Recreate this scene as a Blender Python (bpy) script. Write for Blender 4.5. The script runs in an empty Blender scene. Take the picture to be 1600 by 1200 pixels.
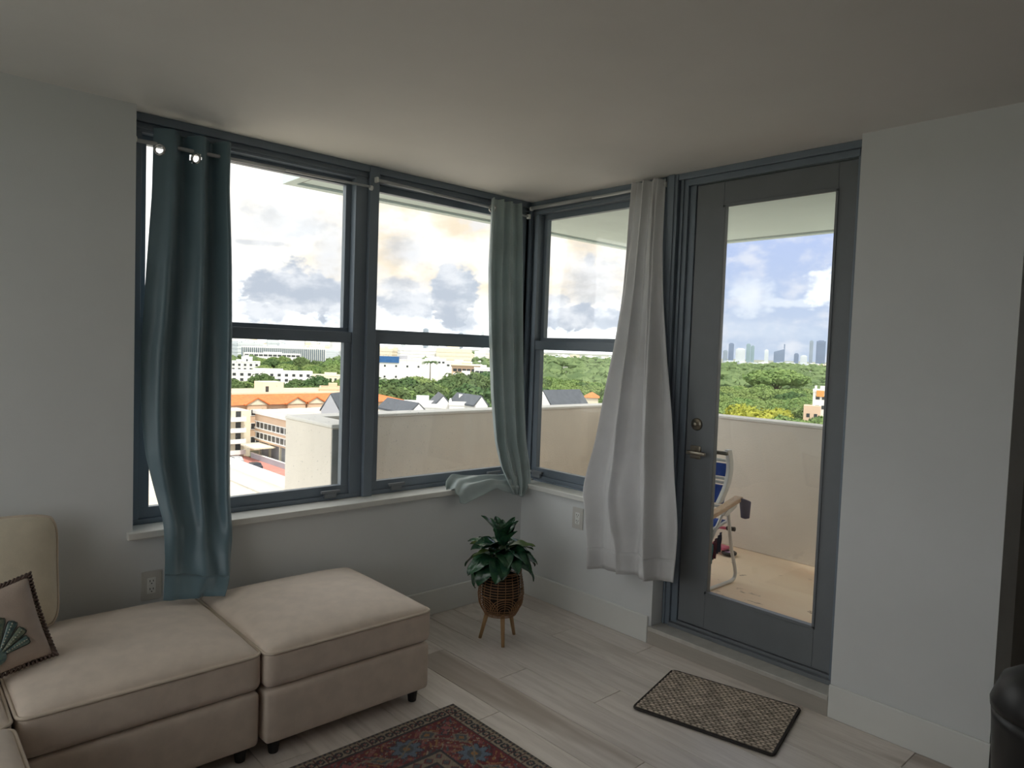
import bpy, bmesh, math, random
import numpy as np
from mathutils import Vector, Matrix

random.seed(7)
PI = math.pi
SC = bpy.context.scene
COL = SC.collection
H = 2.44                      # ceiling height
GZ = -25.0                    # street level below the flat

# ------------------------------------------------------------------ camera
CAM = Vector((-3.1101, -3.2903, 1.5056))
YAW, PITCH, ROLL, FPX = 0.7384, -0.0479, 0.0352, 1098.3
fw = Vector((math.sin(YAW) * math.cos(PITCH), math.cos(YAW) * math.cos(PITCH), math.sin(PITCH)))
r0 = Vector((math.cos(YAW), -math.sin(YAW), 0)); u0 = r0.cross(fw)
rt = math.cos(ROLL) * r0 + math.sin(ROLL) * u0
up = -math.sin(ROLL) * r0 + math.cos(ROLL) * u0
cd = bpy.data.cameras.new('camera'); cam = bpy.data.objects.new('camera', cd); COL.objects.link(cam)
m = Matrix((rt, up, -fw)).transposed().to_4x4(); m.translation = CAM
cam.matrix_world = m
cd.sensor_width = 36; cd.lens = FPX / 1600 * 36; cd.clip_start = 0.05; cd.clip_end = 30000
SC.camera = cam


def bearing(px, py):
    """azimuth / elevation in degrees of a direction in the photograph (for clouds and far things)"""
    d = fw + rt * ((px - 800) / FPX) - up * ((py - 600) / FPX)
    d.normalize()
    return math.degrees(math.atan2(d.x, d.y)), math.degrees(math.asin(d.z))


def site(px, py, depth):
    """a place in the city, given by the bearing it lies on and how far away it is"""
    d = fw + rt * ((px - 800) / FPX) - up * ((py - 600) / FPX)
    return CAM + d * depth


# ------------------------------------------------------------------ node helper
class NT:
    def __init__(s, tree):
        s.t = tree; s.n = tree.nodes; s.l = tree.links

    def node(s, typ, **kw):
        x = s.n.new(typ)
        for k, v in kw.items():
            setattr(x, k, v)
        return x

    def put(s, sock, v):
        if isinstance(v, bpy.types.NodeSocket):
            s.l.new(v, sock)
        elif v is not None:
            sock.default_value = v

    def math(s, op, a, b=None, c=None, clamp=False):
        x = s.node('ShaderNodeMath', operation=op); x.use_clamp = clamp
        s.put(x.inputs[0], a); s.put(x.inputs[1], b)
        if c is not None: s.put(x.inputs[2], c)
        return x.outputs[0]

    def mix(s, f, a, b, blend='MIX'):
        x = s.node('ShaderNodeMixRGB', blend_type=blend)
        s.put(x.inputs[0], f)
        s.put(x.inputs[1], a if isinstance(a, bpy.types.NodeSocket) else tuple(a)[:3] + (1,))
        s.put(x.inputs[2], b if isinstance(b, bpy.types.NodeSocket) else tuple(b)[:3] + (1,))
        return x.outputs[0]

    def ramp(s, v, a, b, lo=0.0, hi=1.0):
        x = s.node('ShaderNodeMapRange', interpolation_type='SMOOTHSTEP')
        s.put(x.inputs[0], v); x.inputs[1].default_value = a; x.inputs[2].default_value = b
        x.inputs[3].default_value = lo; x.inputs[4].default_value = hi
        return x.outputs[0]

    def noise(s, vec, scale, detail=4, rough=.55, dist=0.0):
        x = s.node('ShaderNodeTexNoise'); s.put(x.inputs['Vector'], vec)
        x.inputs['Scale'].default_value = scale; x.inputs['Detail'].default_value = detail
        x.inputs['Roughness'].default_value = rough; x.inputs['Distortion'].default_value = dist
        return x.outputs['Fac']


def srgb(r, g, b):
    f = lambda v: (v / 255 / 12.92) if v <= 10 else ((v / 255 + .055) / 1.055) ** 2.4
    return (f(r), f(g), f(b))


# ------------------------------------------------------------------ sky
W = bpy.data.worlds.new('cloudy_sky'); SC.world = W; W.use_nodes = True
wt = NT(W.node_tree); wt.n.clear()
tc = wt.node('ShaderNodeTexCoord').outputs['Generated']
sep = wt.node('ShaderNodeSeparateXYZ'); wt.l.new(tc, sep.inputs[0])
az = wt.math('MULTIPLY', wt.math('ARCTAN2', sep.outputs[0], sep.outputs[1]), 180 / PI)
el = wt.math('MULTIPLY', wt.math('ARCSINE', sep.outputs[2]), 180 / PI)
comb = wt.node('ShaderNodeCombineXYZ'); wt.put(comb.inputs[0], az); wt.put(comb.inputs[1], wt.math('MULTIPLY', el, 1.5))
ang = comb.outputs[0]
n_big = wt.noise(ang, .11, 5, .6)
n_mid = wt.noise(ang, .42, 5, .55, .1)
n_fine = wt.noise(ang, 1.1, 4, .5)
# clear lavender-blue sky opens to the north-east, thin cream cloud veils the rest
blue_f = wt.ramp(wt.math('ADD', az, wt.math('MULTIPLY', wt.math('SUBTRACT', n_big, .5), 6)), 53, 58)
blue_back = wt.ramp(az, 96, 84)
blue_f = wt.math('MULTIPLY', blue_f, blue_back)
warm = wt.math('MULTIPLY', wt.ramp(el, .5, 5.5), wt.math('MULTIPLY', wt.ramp(az, 10, 30, .35, 1), wt.ramp(n_big, .30, .62, .55, 1)))
cream = wt.mix(warm, (1.70, 1.70, 1.74), (.74, .62, .49))
blue = wt.mix(wt.ramp(el, 0, 12), (.42, .48, .61), (.38, .45, .69))
base = wt.mix(blue_f, cream, blue)
# soft grey veils anywhere
veil = wt.math('MULTIPLY', wt.ramp(n_mid, .44, .72), .70)
base = wt.mix(veil, base, (.68, .67, .72))
# heaped clouds: photo bearing, half sizes in photo pixels, greyness, edge sharpness
CLOUDS = [(462, 458, 84, 40, 1, .3), (415, 485, 52, 22, .8, .35), (520, 472, 40, 30, .8, .35), (450, 348, 80, 26, .55, .6), (405, 379, 40, 5, .6, .6),
          (515, 400, 24, 70, .5, .6), (708, 462, 36, 50, 1.1, .25), (700, 425, 17, 20, 1.0, .25), (722, 500, 30, 28, .8, .35),
          (640, 474, 52, 30, .8, .35), (640, 392, 36, 22, .55, .6), (626, 447, 40, 12, .7, .45), (905, 496, 76, 20, 1.1, .25), (868, 472, 26, 12, .7, .35),
          (928, 445, 46, 46, .6, .6), (922, 409, 10, 14, .7, .5)]
tot = None
for (px, py, rx, ry, g, soft) in CLOUDS:
    a0, e0 = bearing(px, py)
    dx = wt.math('MULTIPLY', wt.math('SUBTRACT', az, a0), FPX / 57.3 / rx)
    dy = wt.math('MULTIPLY', wt.math('SUBTRACT', el, e0), FPX / 57.3 / ry)
    d = wt.math('SQRT', wt.math('ADD', wt.math('MULTIPLY', dx, dx), wt.math('MULTIPLY', dy, dy)))
    d = wt.math('ADD', d, wt.math('MULTIPLY', wt.math('SUBTRACT', n_mid, .5), 1.7))
    d = wt.math('ADD', d, wt.math('MULTIPLY', wt.math('SUBTRACT', n_fine, .5), .9))
    k = wt.math('MULTIPLY', wt.ramp(d, 1.0 + soft, 1.0 - soft), g)
    tot = k if tot is None else wt.math('MAXIMUM', tot, k)
cl_col = wt.mix(wt.ramp(n_mid, .38, .66), (.42, .45, .53), (.66, .66, .71))
base = wt.mix(wt.math('MULTIPLY', tot, 1.15, clamp=True), base, cl_col)
tot = None
for (px, py, rx, ry, g, soft) in [(1172, 462, 24, 26, .55, .5), (1288, 448, 24, 22, .95, .3), (1225, 473, 60, 5, .5, .5), (1180, 515, 70, 12, .2, .6)]:
    a0, e0 = bearing(px, py)
    dx = wt.math('MULTIPLY', wt.math('SUBTRACT', az, a0), FPX / 57.3 / rx)
    dy = wt.math('MULTIPLY', wt.math('SUBTRACT', el, e0), FPX / 57.3 / ry)
    d = wt.math('SQRT', wt.math('ADD', wt.math('MULTIPLY', dx, dx), wt.math('MULTIPLY', dy, dy)))
    d = wt.math('ADD', d, wt.math('MULTIPLY', wt.math('SUBTRACT', n_mid, .5), 3.0))
    d = wt.math('ADD', d, wt.math('MULTIPLY', wt.math('SUBTRACT', n_fine, .5), 1.2))
    k = wt.math('MULTIPLY', wt.ramp(d, 1.0 + soft, 1.0 - soft), g)
    tot = k if tot is None else wt.math('MAXIMUM', tot, k)
base = wt.mix(tot, base, (.78, .79, .82))
bg = wt.node('ShaderNodeBackground'); wt.l.new(base, bg.inputs[0]); bg.inputs[1].default_value = 1.0
wo = wt.node('ShaderNodeOutputWorld'); wt.l.new(bg.outputs[0], wo.inputs[0])

# hazy sun standing high behind the building
sd = bpy.data.lights.new('sun', 'SUN'); sd.energy = 2.6; sd.angle = math.radians(10); sd.color = (1, .95, .86)
so = bpy.data.objects.new('sun', sd); COL.objects.link(so)
so.rotation_euler = Vector((.10, .60, -1.0)).to_track_quat('-Z', 'Y').to_euler()

SC.view_settings.view_transform = 'Standard'; SC.view_settings.look = 'None'
SC.view_settings.exposure = 0.68; SC.view_settings.gamma = 1; SC.view_settings.use_curve_mapping = False


# ------------------------------------------------------------------ materials
MATS = {}


def pmat(name, col, rough=.6, var=.0, vscale=6, col2=None, bump=0.0, bscale=60, metal=0.0, spec=.5, stretch=(1, 1, 1),
         rand=0.0, sheen=0.0, transl=0.0, detail=4):
    if name in MATS: return MATS[name]
    mt = bpy.data.materials.new(name); mt.use_nodes = True
    t = NT(mt.node_tree); t.n.clear()
    out = t.node('ShaderNodeOutputMaterial'); b = t.node('ShaderNodeBsdfPrincipled')
    mp = t.node('ShaderNodeMapping'); t.l.new(t.node('ShaderNodeTexCoord').outputs['Object'], mp.inputs[0])
    mp.inputs['Scale'].default_value = stretch
    vec = mp.outputs[0]
    info = t.node('ShaderNodeObjectInfo').outputs['Random']
    if rand:
        add = t.node('ShaderNodeVectorMath', operation='ADD')
        t.l.new(vec, add.inputs[0]); t.l.new(t.math('MULTIPLY', info, 40.0), add.inputs[1]); vec = add.outputs[0]
    c = tuple(col)
    c2 = tuple(col2) if col2 else tuple(max(0, x * (1 - var)) for x in col)
    if var or col2:
        f = t.ramp(t.noise(vec, vscale, detail), .32, .68)
        cs = t.mix(f, c, c2)
    else:
        cs = t.mix(0, c, c)
    if rand:
        cs = t.mix(1, cs, t.mix(info, (1 - rand,) * 3, (1 + rand,) * 3), 'MULTIPLY')
    t.l.new(cs, b.inputs['Base Color'])
    b.inputs['Roughness'].default_value = rough; b.inputs['Metallic'].default_value = metal
    b.inputs['Specular IOR Level'].default_value = spec
    if sheen: b.inputs['Sheen Weight'].default_value = sheen
    if bump:
        bp = t.node('ShaderNodeBump'); bp.inputs['Strength'].default_value = bump; bp.inputs['Distance'].default_value = .01
        t.l.new(t.noise(vec, bscale, 3), bp.inputs['Height']); t.l.new(bp.outputs[0], b.inputs['Normal'])
    if transl:
        tr = t.node('ShaderNodeBsdfTranslucent'); t.l.new(cs, tr.inputs[0])
        mx = t.node('ShaderNodeMixShader'); mx.inputs[0].default_value = transl
        t.l.new(b.outputs[0], mx.inputs[1]); t.l.new(tr.outputs[0], mx.inputs[2]); t.l.new(mx.outputs[0], out.inputs[0])
    else:
        t.l.new(b.outputs[0], out.inputs[0])
    MATS[name] = mt
    return mt


def glass_mat(name, tint=(.96, .98, .97), refl=.05):
    mt = bpy.data.materials.new(name); mt.use_nodes = True
    t = NT(mt.node_tree); t.n.clear()
    out = t.node('ShaderNodeOutputMaterial'); tr = t.node('ShaderNodeBsdfTransparent'); tr.inputs[0].default_value = tint + (1,)
    gl = t.node('ShaderNodeBsdfGlossy'); gl.inputs['Roughness'].default_value = .02
    mx = t.node('ShaderNodeMixShader'); mx.inputs[0].default_value = refl
    t.l.new(tr.outputs[0], mx.inputs[1]); t.l.new(gl.outputs[0], mx.inputs[2]); t.l.new(mx.outputs[0], out.inputs[0])
    MATS[name] = mt
    return mt


def attr_mat(name, rough=.9, bump=0.0, bscale=200, sheen=0.0):
    mt = bpy.data.materials.new(name); mt.use_nodes = True
    t = NT(mt.node_tree); b = t.n['Principled BSDF']
    a = t.node('ShaderNodeVertexColor', layer_name='Col'); t.l.new(a.outputs[0], b.inputs['Base Color'])
    b.inputs['Roughness'].default_value = rough; b.inputs['Specular IOR Level'].default_value = .2
    b.inputs['Sheen Weight'].default_value = sheen
    if bump:
        bp = t.node('ShaderNodeBump'); bp.inputs['Strength'].default_value = bump; bp.inputs['Distance'].default_value = .004
        t.l.new(t.noise(t.node('ShaderNodeTexCoord').outputs['Object'], bscale, 2), bp.inputs['Height'])
        t.l.new(bp.outputs[0], b.inputs['Normal'])
    MATS[name] = mt
    return mt


M_WALL = pmat('wall_paint', (.755, .775, .785), .75, .03, 3, bump=.04, bscale=180)
M_CEIL = pmat('ceiling_paint', (.80, .785, .765), .8, .04, 2, bump=.05, bscale=150)
M_SHADEWALL = pmat('shade_darkened_wall', (.30, .29, .27), .8, .04, 3)  # dark colour stands in for shade at the rear and cuts bounced light
M_TRIM = pmat('white_trim_paint', (.80, .81, .79), .45, .02, 5)
M_SILL = pmat('white_stone_sill', (.74, .74, .71), .35, .06, 9)
M_FRAME = pmat('grey_blue_aluminium', (.185, .225, .275), .42, .05, 8, spec=.5)
M_FRAME2 = pmat('charcoal_door_paint', (.185, .20, .22), .45, .05, 8)
M_GLASS = glass_mat('window_glass')
M_PLANK = None
M_SOFA = pmat('beige_linen_weave', (.79, .67, .57), .9, .10, 14, bump=.25, bscale=700, sheen=.25)
M_PIPE = pmat('beige_piping', (.66, .56, .46), .8, .08, 30)
M_CUSH = pmat('cream_cushion_linen', (.72, .64, .50), .9, .08, 16, bump=.25, bscale=600, sheen=.2)
M_BLACK = pmat('black_plastic', (.012, .012, .013), .4, .1, 20)
M_TEAL = pmat('teal_blackout_satin', (.135, .215, .26), .38, .10, 7, bump=.05, bscale=400, transl=.03, sheen=.2)
M_SAGE = pmat('sage_blackout_satin', (.53, .615, .625), .32, .10, 7, bump=.05, bscale=400, transl=.25, sheen=.2)
M_GREYC = pmat('light_grey_curtain_cotton', (.86, .86, .87), .8, .05, 9, bump=.08, bscale=350, transl=.38)
M_STEEL = pmat('brushed_steel', (.62, .62, .62), .25, .05, 30, metal=1.0)
M_ROD = pmat('pale_grey_rod', (.50, .52, .54), .35, .04, 20, metal=.3)
M_BRONZE = pmat('aged_nickel', (.36, .32, .26), .32, .15, 40, metal=1.0)
M_RATTAN = pmat('rattan_cane', (.38, .20, .095), .5, .25, 60)
M_WOODLEG = pmat('pale_wood', (.58, .36, .18), .5, .2, 18, stretch=(6, 6, 1))
M_SOIL = pmat('dark_pot', (.025, .018, .014), .8, .3, 40)
M_LEAF = pmat('glossy_dark_leaf', (.016, .058, .036), .2, .0, 25, col2=(.035, .11, .05), bump=.15, bscale=90, rand=.25)
M_LEAFY = pmat('olive_leaf', (.09, .13, .025), .35, .0, 25, col2=(.05, .10, .02), bump=.15, bscale=90, rand=.2)
M_STEM = pmat('plant_stem', (.07, .13, .05), .5, .2, 20)
M_PLATE = pmat('outlet_plate', (.60, .59, .56), .4, .02, 10)
M_SLOT = pmat('outlet_slot', (.02, .02, .02), .6, .05, 10)
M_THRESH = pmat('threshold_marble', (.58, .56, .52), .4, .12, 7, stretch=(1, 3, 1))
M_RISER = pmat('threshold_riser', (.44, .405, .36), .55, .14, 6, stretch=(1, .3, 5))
M_BALC = pmat('balcony_stucco', (.86, .80, .72), .85, .06, 3, bump=.25, bscale=90)
M_BALCW = pmat('balcony_cap_white', (.80, .78, .74), .7, .05, 4, bump=.1, bscale=60)
M_SOFF = pmat('soffit_paint', (.70, .80, .79), .8, .05, 2, bump=.1, bscale=80)
M_GREYST = pmat('dark_grey_stucco', (.23, .24, .24), .6, .2, 8, bump=.3, bscale=60)


# ------------------------------------------------------------------ mesh builder
class MB:
    def __init__(s):
        s.v = []; s.f = []

    def add(s, vs, fs):
        o = len(s.v); s.v += [tuple(x) for x in vs]; s.f += [tuple(i + o for i in f) for f in fs]
        return s

    def box(s, x0, x1, y0, y1, z0, z1):
        x0, x1 = min(x0, x1), max(x0, x1); y0, y1 = min(y0, y1), max(y0, y1); z0, z1 = min(z0, z1), max(z0, z1)
        vs = [(x, y, z) for z in (z0, z1) for y in (y0, y1) for x in (x0, x1)]
        return s.add(vs, [(0, 2, 3, 1), (4, 5, 7, 6), (0, 1, 5, 4), (2, 6, 7, 3), (0, 4, 6, 2), (1, 3, 7, 5)])

    def tube(s, path, r, n=8, closed=False, cap=True):
        P = [Vector(p) for p in path]; N = len(P)
        rr = r if isinstance(r, (list, tuple)) else [r] * N
        base = len(s.v); prev = None
        for i, p in enumerate(P):
            if closed: t = P[(i + 1) % N] - P[i - 1]
            else: t = P[min(i + 1, N - 1)] - P[max(i - 1, 0)]
            t.normalize()
            if prev is None:
                a = Vector((0, 0, 1)) if abs(t.z) < .9 else Vector((1, 0, 0))
                prev = t.cross(a).normalized()
            prev = (prev - t * prev.dot(t)).normalized(); b = t.cross(prev)
            for k in range(n):
                q = 2 * PI * k / n
                s.v.append(tuple(p + (prev * math.cos(q) + b * math.sin(q)) * rr[i]))
        for i in range(N if closed else N - 1):
            j = (i + 1) % N
            for k in range(n):
                l = (k + 1) % n
                s.f.append((base + i * n + k, base + i * n + l, base + j * n + l, base + j * n + k))
        if cap and not closed:
            s.f.append(tuple(base + k for k in range(n))[::-1])
            s.f.append(tuple(base + (N - 1) * n + k for k in range(n)))
        return s

    def lathe(s, prof, n=20, c=(0, 0, 0), cap=True):
        base = len(s.v)
        for r, z in prof:
            for k in range(n):
                a = 2 * PI * k / n
                s.v.append((c[0] + r * math.cos(a), c[1] + r * math.sin(a), c[2] + z))
        for i in range(len(prof) - 1):
            for k in range(n):
                l = (k + 1) % n
                s.f.append((base + i * n + k, base + i * n + l, base + (i + 1) * n + l, base + (i + 1) * n + k))
        if cap:
            s.f.append(tuple(base + k for k in range(n))[::-1])
            s.f.append(tuple(base + (len(prof) - 1) * n + k for k in range(n)))
        return s

    def prism(s, poly, ax, a, b):
        """extrude a polygon along axis ax (0/1/2) from a to b; poly gives the two other coordinates in order"""
        n = len(poly)
        def P(q, w):
            return {0: (w, q[0], q[1]), 1: (q[0], w, q[1]), 2: (q[0], q[1], w)}[ax]
        vs = [P(q, a) for q in poly] + [P(q, b) for q in poly]
        fs = [tuple(range(n))[::-1], tuple(range(n, 2 * n))] + [(i, (i + 1) % n, n + (i + 1) % n, n + i) for i in range(n)]
        return s.add(vs, fs)

    def grid(s, fn, nu, nv, skip=None):
        base = len(s.v)
        for j in range(nv + 1):
            for i in range(nu + 1):
                s.v.append(tuple(fn(i / nu, j / nv)))
        for j in range(nv):
            for i in range(nu):
                if skip and skip((i + .5) / nu, (j + .5) / nv): continue
                a = base + j * (nu + 1) + i
                s.f.append((a, a + 1, a + nu + 2, a + nu + 1))
        return s

    def rbox(s, x0, x1, y0, y1, z0, z1, r, puff=0.0, sub=14, bulge=0.0):
        """rounded box; puff crowns the top, bulge swells the sides"""
        key = {}; base = len(s.v)
        cx, cy, cz = (x0 + x1) / 2, (y0 + y1) / 2, (z0 + z1) / 2
        hx, hy, hz = (x1 - x0) / 2, (y1 - y0) / 2, (z1 - z0) / 2
        # ticks denser near the edges
        tk = [math.sin(PI / 2 * (2 * i / sub - 1)) for i in range(sub + 1)]

        def P(a, b, c):
            k = (round(a, 5), round(b, 5), round(c, 5))
            if k in key: return key[k]
            p = Vector((a * hx, b * hy, c * hz))
            q = Vector((max(-hx + r, min(hx - r, p.x)), max(-hy + r, min(hy - r, p.y)), max(-hz + r, min(hz - r, p.z))))
            d = p - q
            if d.length > 1e-9: p = q + d.normalized() * r
            if puff and c > 0: p.z += puff * (1 - a ** 4) * (1 - b ** 4) * max(0, (p.z / hz))
            if bulge:
                w = (1 - c * c)
                p.x += bulge * w * a * (1 - b * b); p.y += bulge * w * b * (1 - a * a)
            s.v.append((p.x + cx, p.y + cy, p.z + cz)); key[k] = len(s.v) - 1
            return key[k]
        for c in (-1, 1):
            for i in range(sub):
                for j in range(sub):
                    a0, a1, b0, b1 = tk[i], tk[i + 1], tk[j], tk[j + 1]
                    q = [P(a0, b0, c), P(a1, b0, c), P(a1, b1, c), P(a0, b1, c)]
                    s.f.append(tuple(q if c > 0 else q[::-1]))
                    q = [P(a0, c, b0), P(a1, c, b0), P(a1, c, b1), P(a0, c, b1)]
                    s.f.append(tuple(q[::-1] if c > 0 else q))
                    q = [P(c, a0, b0), P(c, a1, b0), P(c, a1, b1), P(c, a0, b1)]
                    s.f.append(tuple(q if c > 0 else q[::-1]))
        return s

    def mesh(s, name, mat, smooth=False):
        me = bpy.data.meshes.new(name); me.from_pydata(s.v, [], s.f); me.update()
        if mat is not None: me.materials.append(mat)
        if smooth:
            me.polygons.foreach_set('use_smooth', [True] * len(me.polygons))
        return me

    def build(s, name, mat, parent=None, smooth=False, bevel=0.0, kind=None, solid=0.0):
        o = bpy.data.objects.new(name, s.mesh(name, mat, smooth)); COL.objects.link(o)
        if parent is not None: o.parent = parent
        if bevel:
            b = o.modifiers.new('bevel', 'BEVEL'); b.width = bevel; b.segments = 2; b.limit_method = 'ANGLE'
        if solid:
            b = o.modifiers.new('thickness', 'SOLIDIFY'); b.thickness = solid; b.offset = 0
        if kind: o['kind'] = kind
        return o


def obj_from(me, name, parent=None, loc=(0, 0, 0), rot=(0, 0, 0), scale=(1, 1, 1)):
    o = bpy.data.objects.new(name, me); COL.objects.link(o)
    o.location = loc; o.rotation_euler = rot; o.scale = scale
    if parent is not None: o.parent = parent
    return o


def tag(o, label, cat, group=None, kind=None):
    o['label'] = label; o['category'] = cat
    if group: o['group'] = group
    if kind: o['kind'] = kind
    return o


def thing(name, label, cat, loc=(0, 0, 0), rot=(0, 0, 0), group=None):
    o = bpy.data.objects.new(name, None); COL.objects.link(o); o.empty_display_size = .1
    o.location = loc; o.rotation_euler = rot
    return tag(o, label, cat, group)


def struct_root(name, label=None):
    o = bpy.data.objects.new(name, None); COL.objects.link(o); o['kind'] = 'structure'
    if label: o['label'] = label
    return o


def B(x0, x1, y0, y1, z0, z1):
    return MB().box(x0, x1, y0, y1, z0, z1)


# ------------------------------------------------------------------ room shell
dA, dB = .122, .112        # how far the wall faces stand in front of the window frames
XL, YB, XP = -4.5, -5.6, 1.5

w = MB()
w.box(XL - .15, -2.32, -dA, .12, -.06, H)                # pier left of the windows
w.box(-2.32, .12, -dA, .12, -.06, .672)                   # parapet under the windows
w.build('wall_left', M_WALL, kind='structure')
w = MB()
w.box(-dB, .12, -1.14, -dA, -.06, .662)
w.box(-dB, .12, -2.645, -2.07, -.06, H)
w.build('wall_right', M_WALL, kind='structure')
B(.12, XP + .15, -2.645, -2.5, -.06, H).build('wall_passage', M_SHADEWALL, kind='structure')
B(XP, XP + .15, YB, -2.645, -.06, H).build('wall_far', M_SHADEWALL, kind='structure')
B(XL - .15, XP + .15, YB - .15, YB, -.06, H).build('wall_back', M_SHADEWALL, kind='structure')
w = MB()                       # unseen wall left of the viewer, opened for the added daylight window
w.box(XL - .15, XL, YB, -3.0, -.06, H); w.box(XL - .15, XL, -.2, -dA, -.06, H); w.box(XL - .15, XL, -3.0, -.2, -.06, .70); w.box(XL - .15, XL, -3.0, -.2, 2.36, H)
w.build('wall_near', M_WALL, kind='structure')
c = MB(); c.box(XL - .15, .12, YB - .15, .12, H, H + .2); c.box(.12, XP + .15, YB - .15, -2.5, H, H + .2)
c.build('ceiling', M_CEIL, kind='structure')

# floor: slab with single boards laid along the door wall
M_JOINT = pmat('floor_joint', (.22, .19, .165), .9, .2, 9)
fl = MB(); fl.box(XL, .12, YB, .12, -.2, -.008); fl.box(.12, XP, YB, -2.6, -.2, -.008)
floor = fl.build('floor', M_JOINT, kind='structure')


def plank_mat():
    mt = bpy.data.materials.new('grey_oak_board'); mt.use_nodes = True
    t = NT(mt.node_tree); b = t.n['Principled BSDF']
    info = t.node('ShaderNodeObjectInfo').outputs['Random']
    mp = t.node('ShaderNodeMapping'); t.l.new(t.node('ShaderNodeTexCoord').outputs['Object'], mp.inputs[0]); mp.inputs['Scale'].default_value = (1, .09, 1)
    add = t.node('ShaderNodeVectorMath', operation='ADD'); t.l.new(mp.outputs[0], add.inputs[0]); t.l.new(t.math('MULTIPLY', info, 50), add.inputs[1])
    v = add.outputs[0]
    g = t.noise(v, 28, 6, .6, .6); g2 = t.noise(v, 5, 3, .5, .8)
    c = t.mix(t.ramp(g, .35, .7), (.82, .75, .70), (.68, .61, .56))
    c = t.mix(t.ramp(g2, .56, .74), c, (.46, .39, .335))
    c = t.mix(1, c, t.mix(info, (.93, .93, .935), (1.05, 1.05, 1.04)), 'MULTIPLY')
    t.l.new(c, b.inputs['Base Color']); b.inputs['Roughness'].default_value = .42
    bp = t.node('ShaderNodeBump'); bp.inputs['Strength'].default_value = .12; bp.inputs['Distance'].default_value = .003
    t.l.new(g, bp.inputs['Height']); t.l.new(bp.outputs[0], b.inputs['Normal'])
    return mt


M_PLANK = plank_mat()
PW, PL = .182, 1.24
pk = MB()
e = .0022
pk.add([(-PW / 2, -PL / 2, -.008), (PW / 2, -PL / 2, -.008), (PW / 2, PL / 2, -.008), (-PW / 2, PL / 2, -.008),
        (-PW / 2 + e, -PL / 2 + e, 0), (PW / 2 - e, -PL / 2 + e, 0), (PW / 2 - e, PL / 2 - e, 0), (-PW / 2 + e, PL / 2 - e, 0)],
       [(4, 5, 6, 7), (0, 1, 5, 4), (1, 2, 6, 5), (2, 3, 7, 6), (3, 0, 4, 7)])
plank_me = pk.mesh('plank', M_PLANK)
row = 0
x = -dB + .02 - PW / 2 + 9 * PW
while x > XL:
    off = [0.0, .42, .83, .2, .62, 1.02][row % 6]
    y = -.13 + off - PL / 2
    while y > YB - .5:
        y0, y1 = max(y - PL / 2, YB), min(y + PL / 2, -.10 if x < -dB else -2.645)
        if y1 - y0 > .05:
            o = obj_from(plank_me, 'plank', floor, (x, (y0 + y1) / 2, 0), scale=(1, (y1 - y0) / PL, 1))
        y -= PL
    x -= PW; row += 1

# baseboards
bb = MB(); bb.box(XL, -dB, -dA - .015, -dA, 0, .142); bb.build('baseboard_left', M_TRIM, kind='structure', bevel=.005)
bb = MB(); bb.box(-dB - .015, -dB, -1.125, -dA - .015, 0, .142); bb.build('baseboard_right', M_TRIM, kind='structure', bevel=.005)
bb = MB(); bb.box(-dB - .015, -dB, -2.66, -2.068, 0, .142); bb.box(-dB - .015, XP, -2.66, -2.645, 0, .142)
bb.build('baseboard_far', M_TRIM, kind='structure', bevel=.005)

# window sills
s_ = MB(); s_.box(-2.345, -dB - .034, -dA - .034, -dA, .672, .702); s_.box(-2.318, -.02, -dA, .02, .672, .700)
s_.build('trim_1', M_SILL, kind='structure', bevel=.004)
s_ = MB(); s_.box(-dB - .034, -dB, -1.14, -dA - .034, .662, .692); s_.box(-dB, .02, -1.14, -dA, .662, .690)
s_.build('trim_2', M_SILL, kind='structure', bevel=.004)

# door step
th = struct_root('trim_3')
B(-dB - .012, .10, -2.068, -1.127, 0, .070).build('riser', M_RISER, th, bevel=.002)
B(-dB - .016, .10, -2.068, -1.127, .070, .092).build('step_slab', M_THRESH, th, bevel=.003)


# ------------------------------------------------------------------ windows
def to_world(o, wall):
    """window parts are drawn with s along the wall, d outwards; wall A runs along x, wall B along -y"""
    if wall == 'B':
        o.rotation_euler = (0, 0, -PI / 2)


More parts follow.
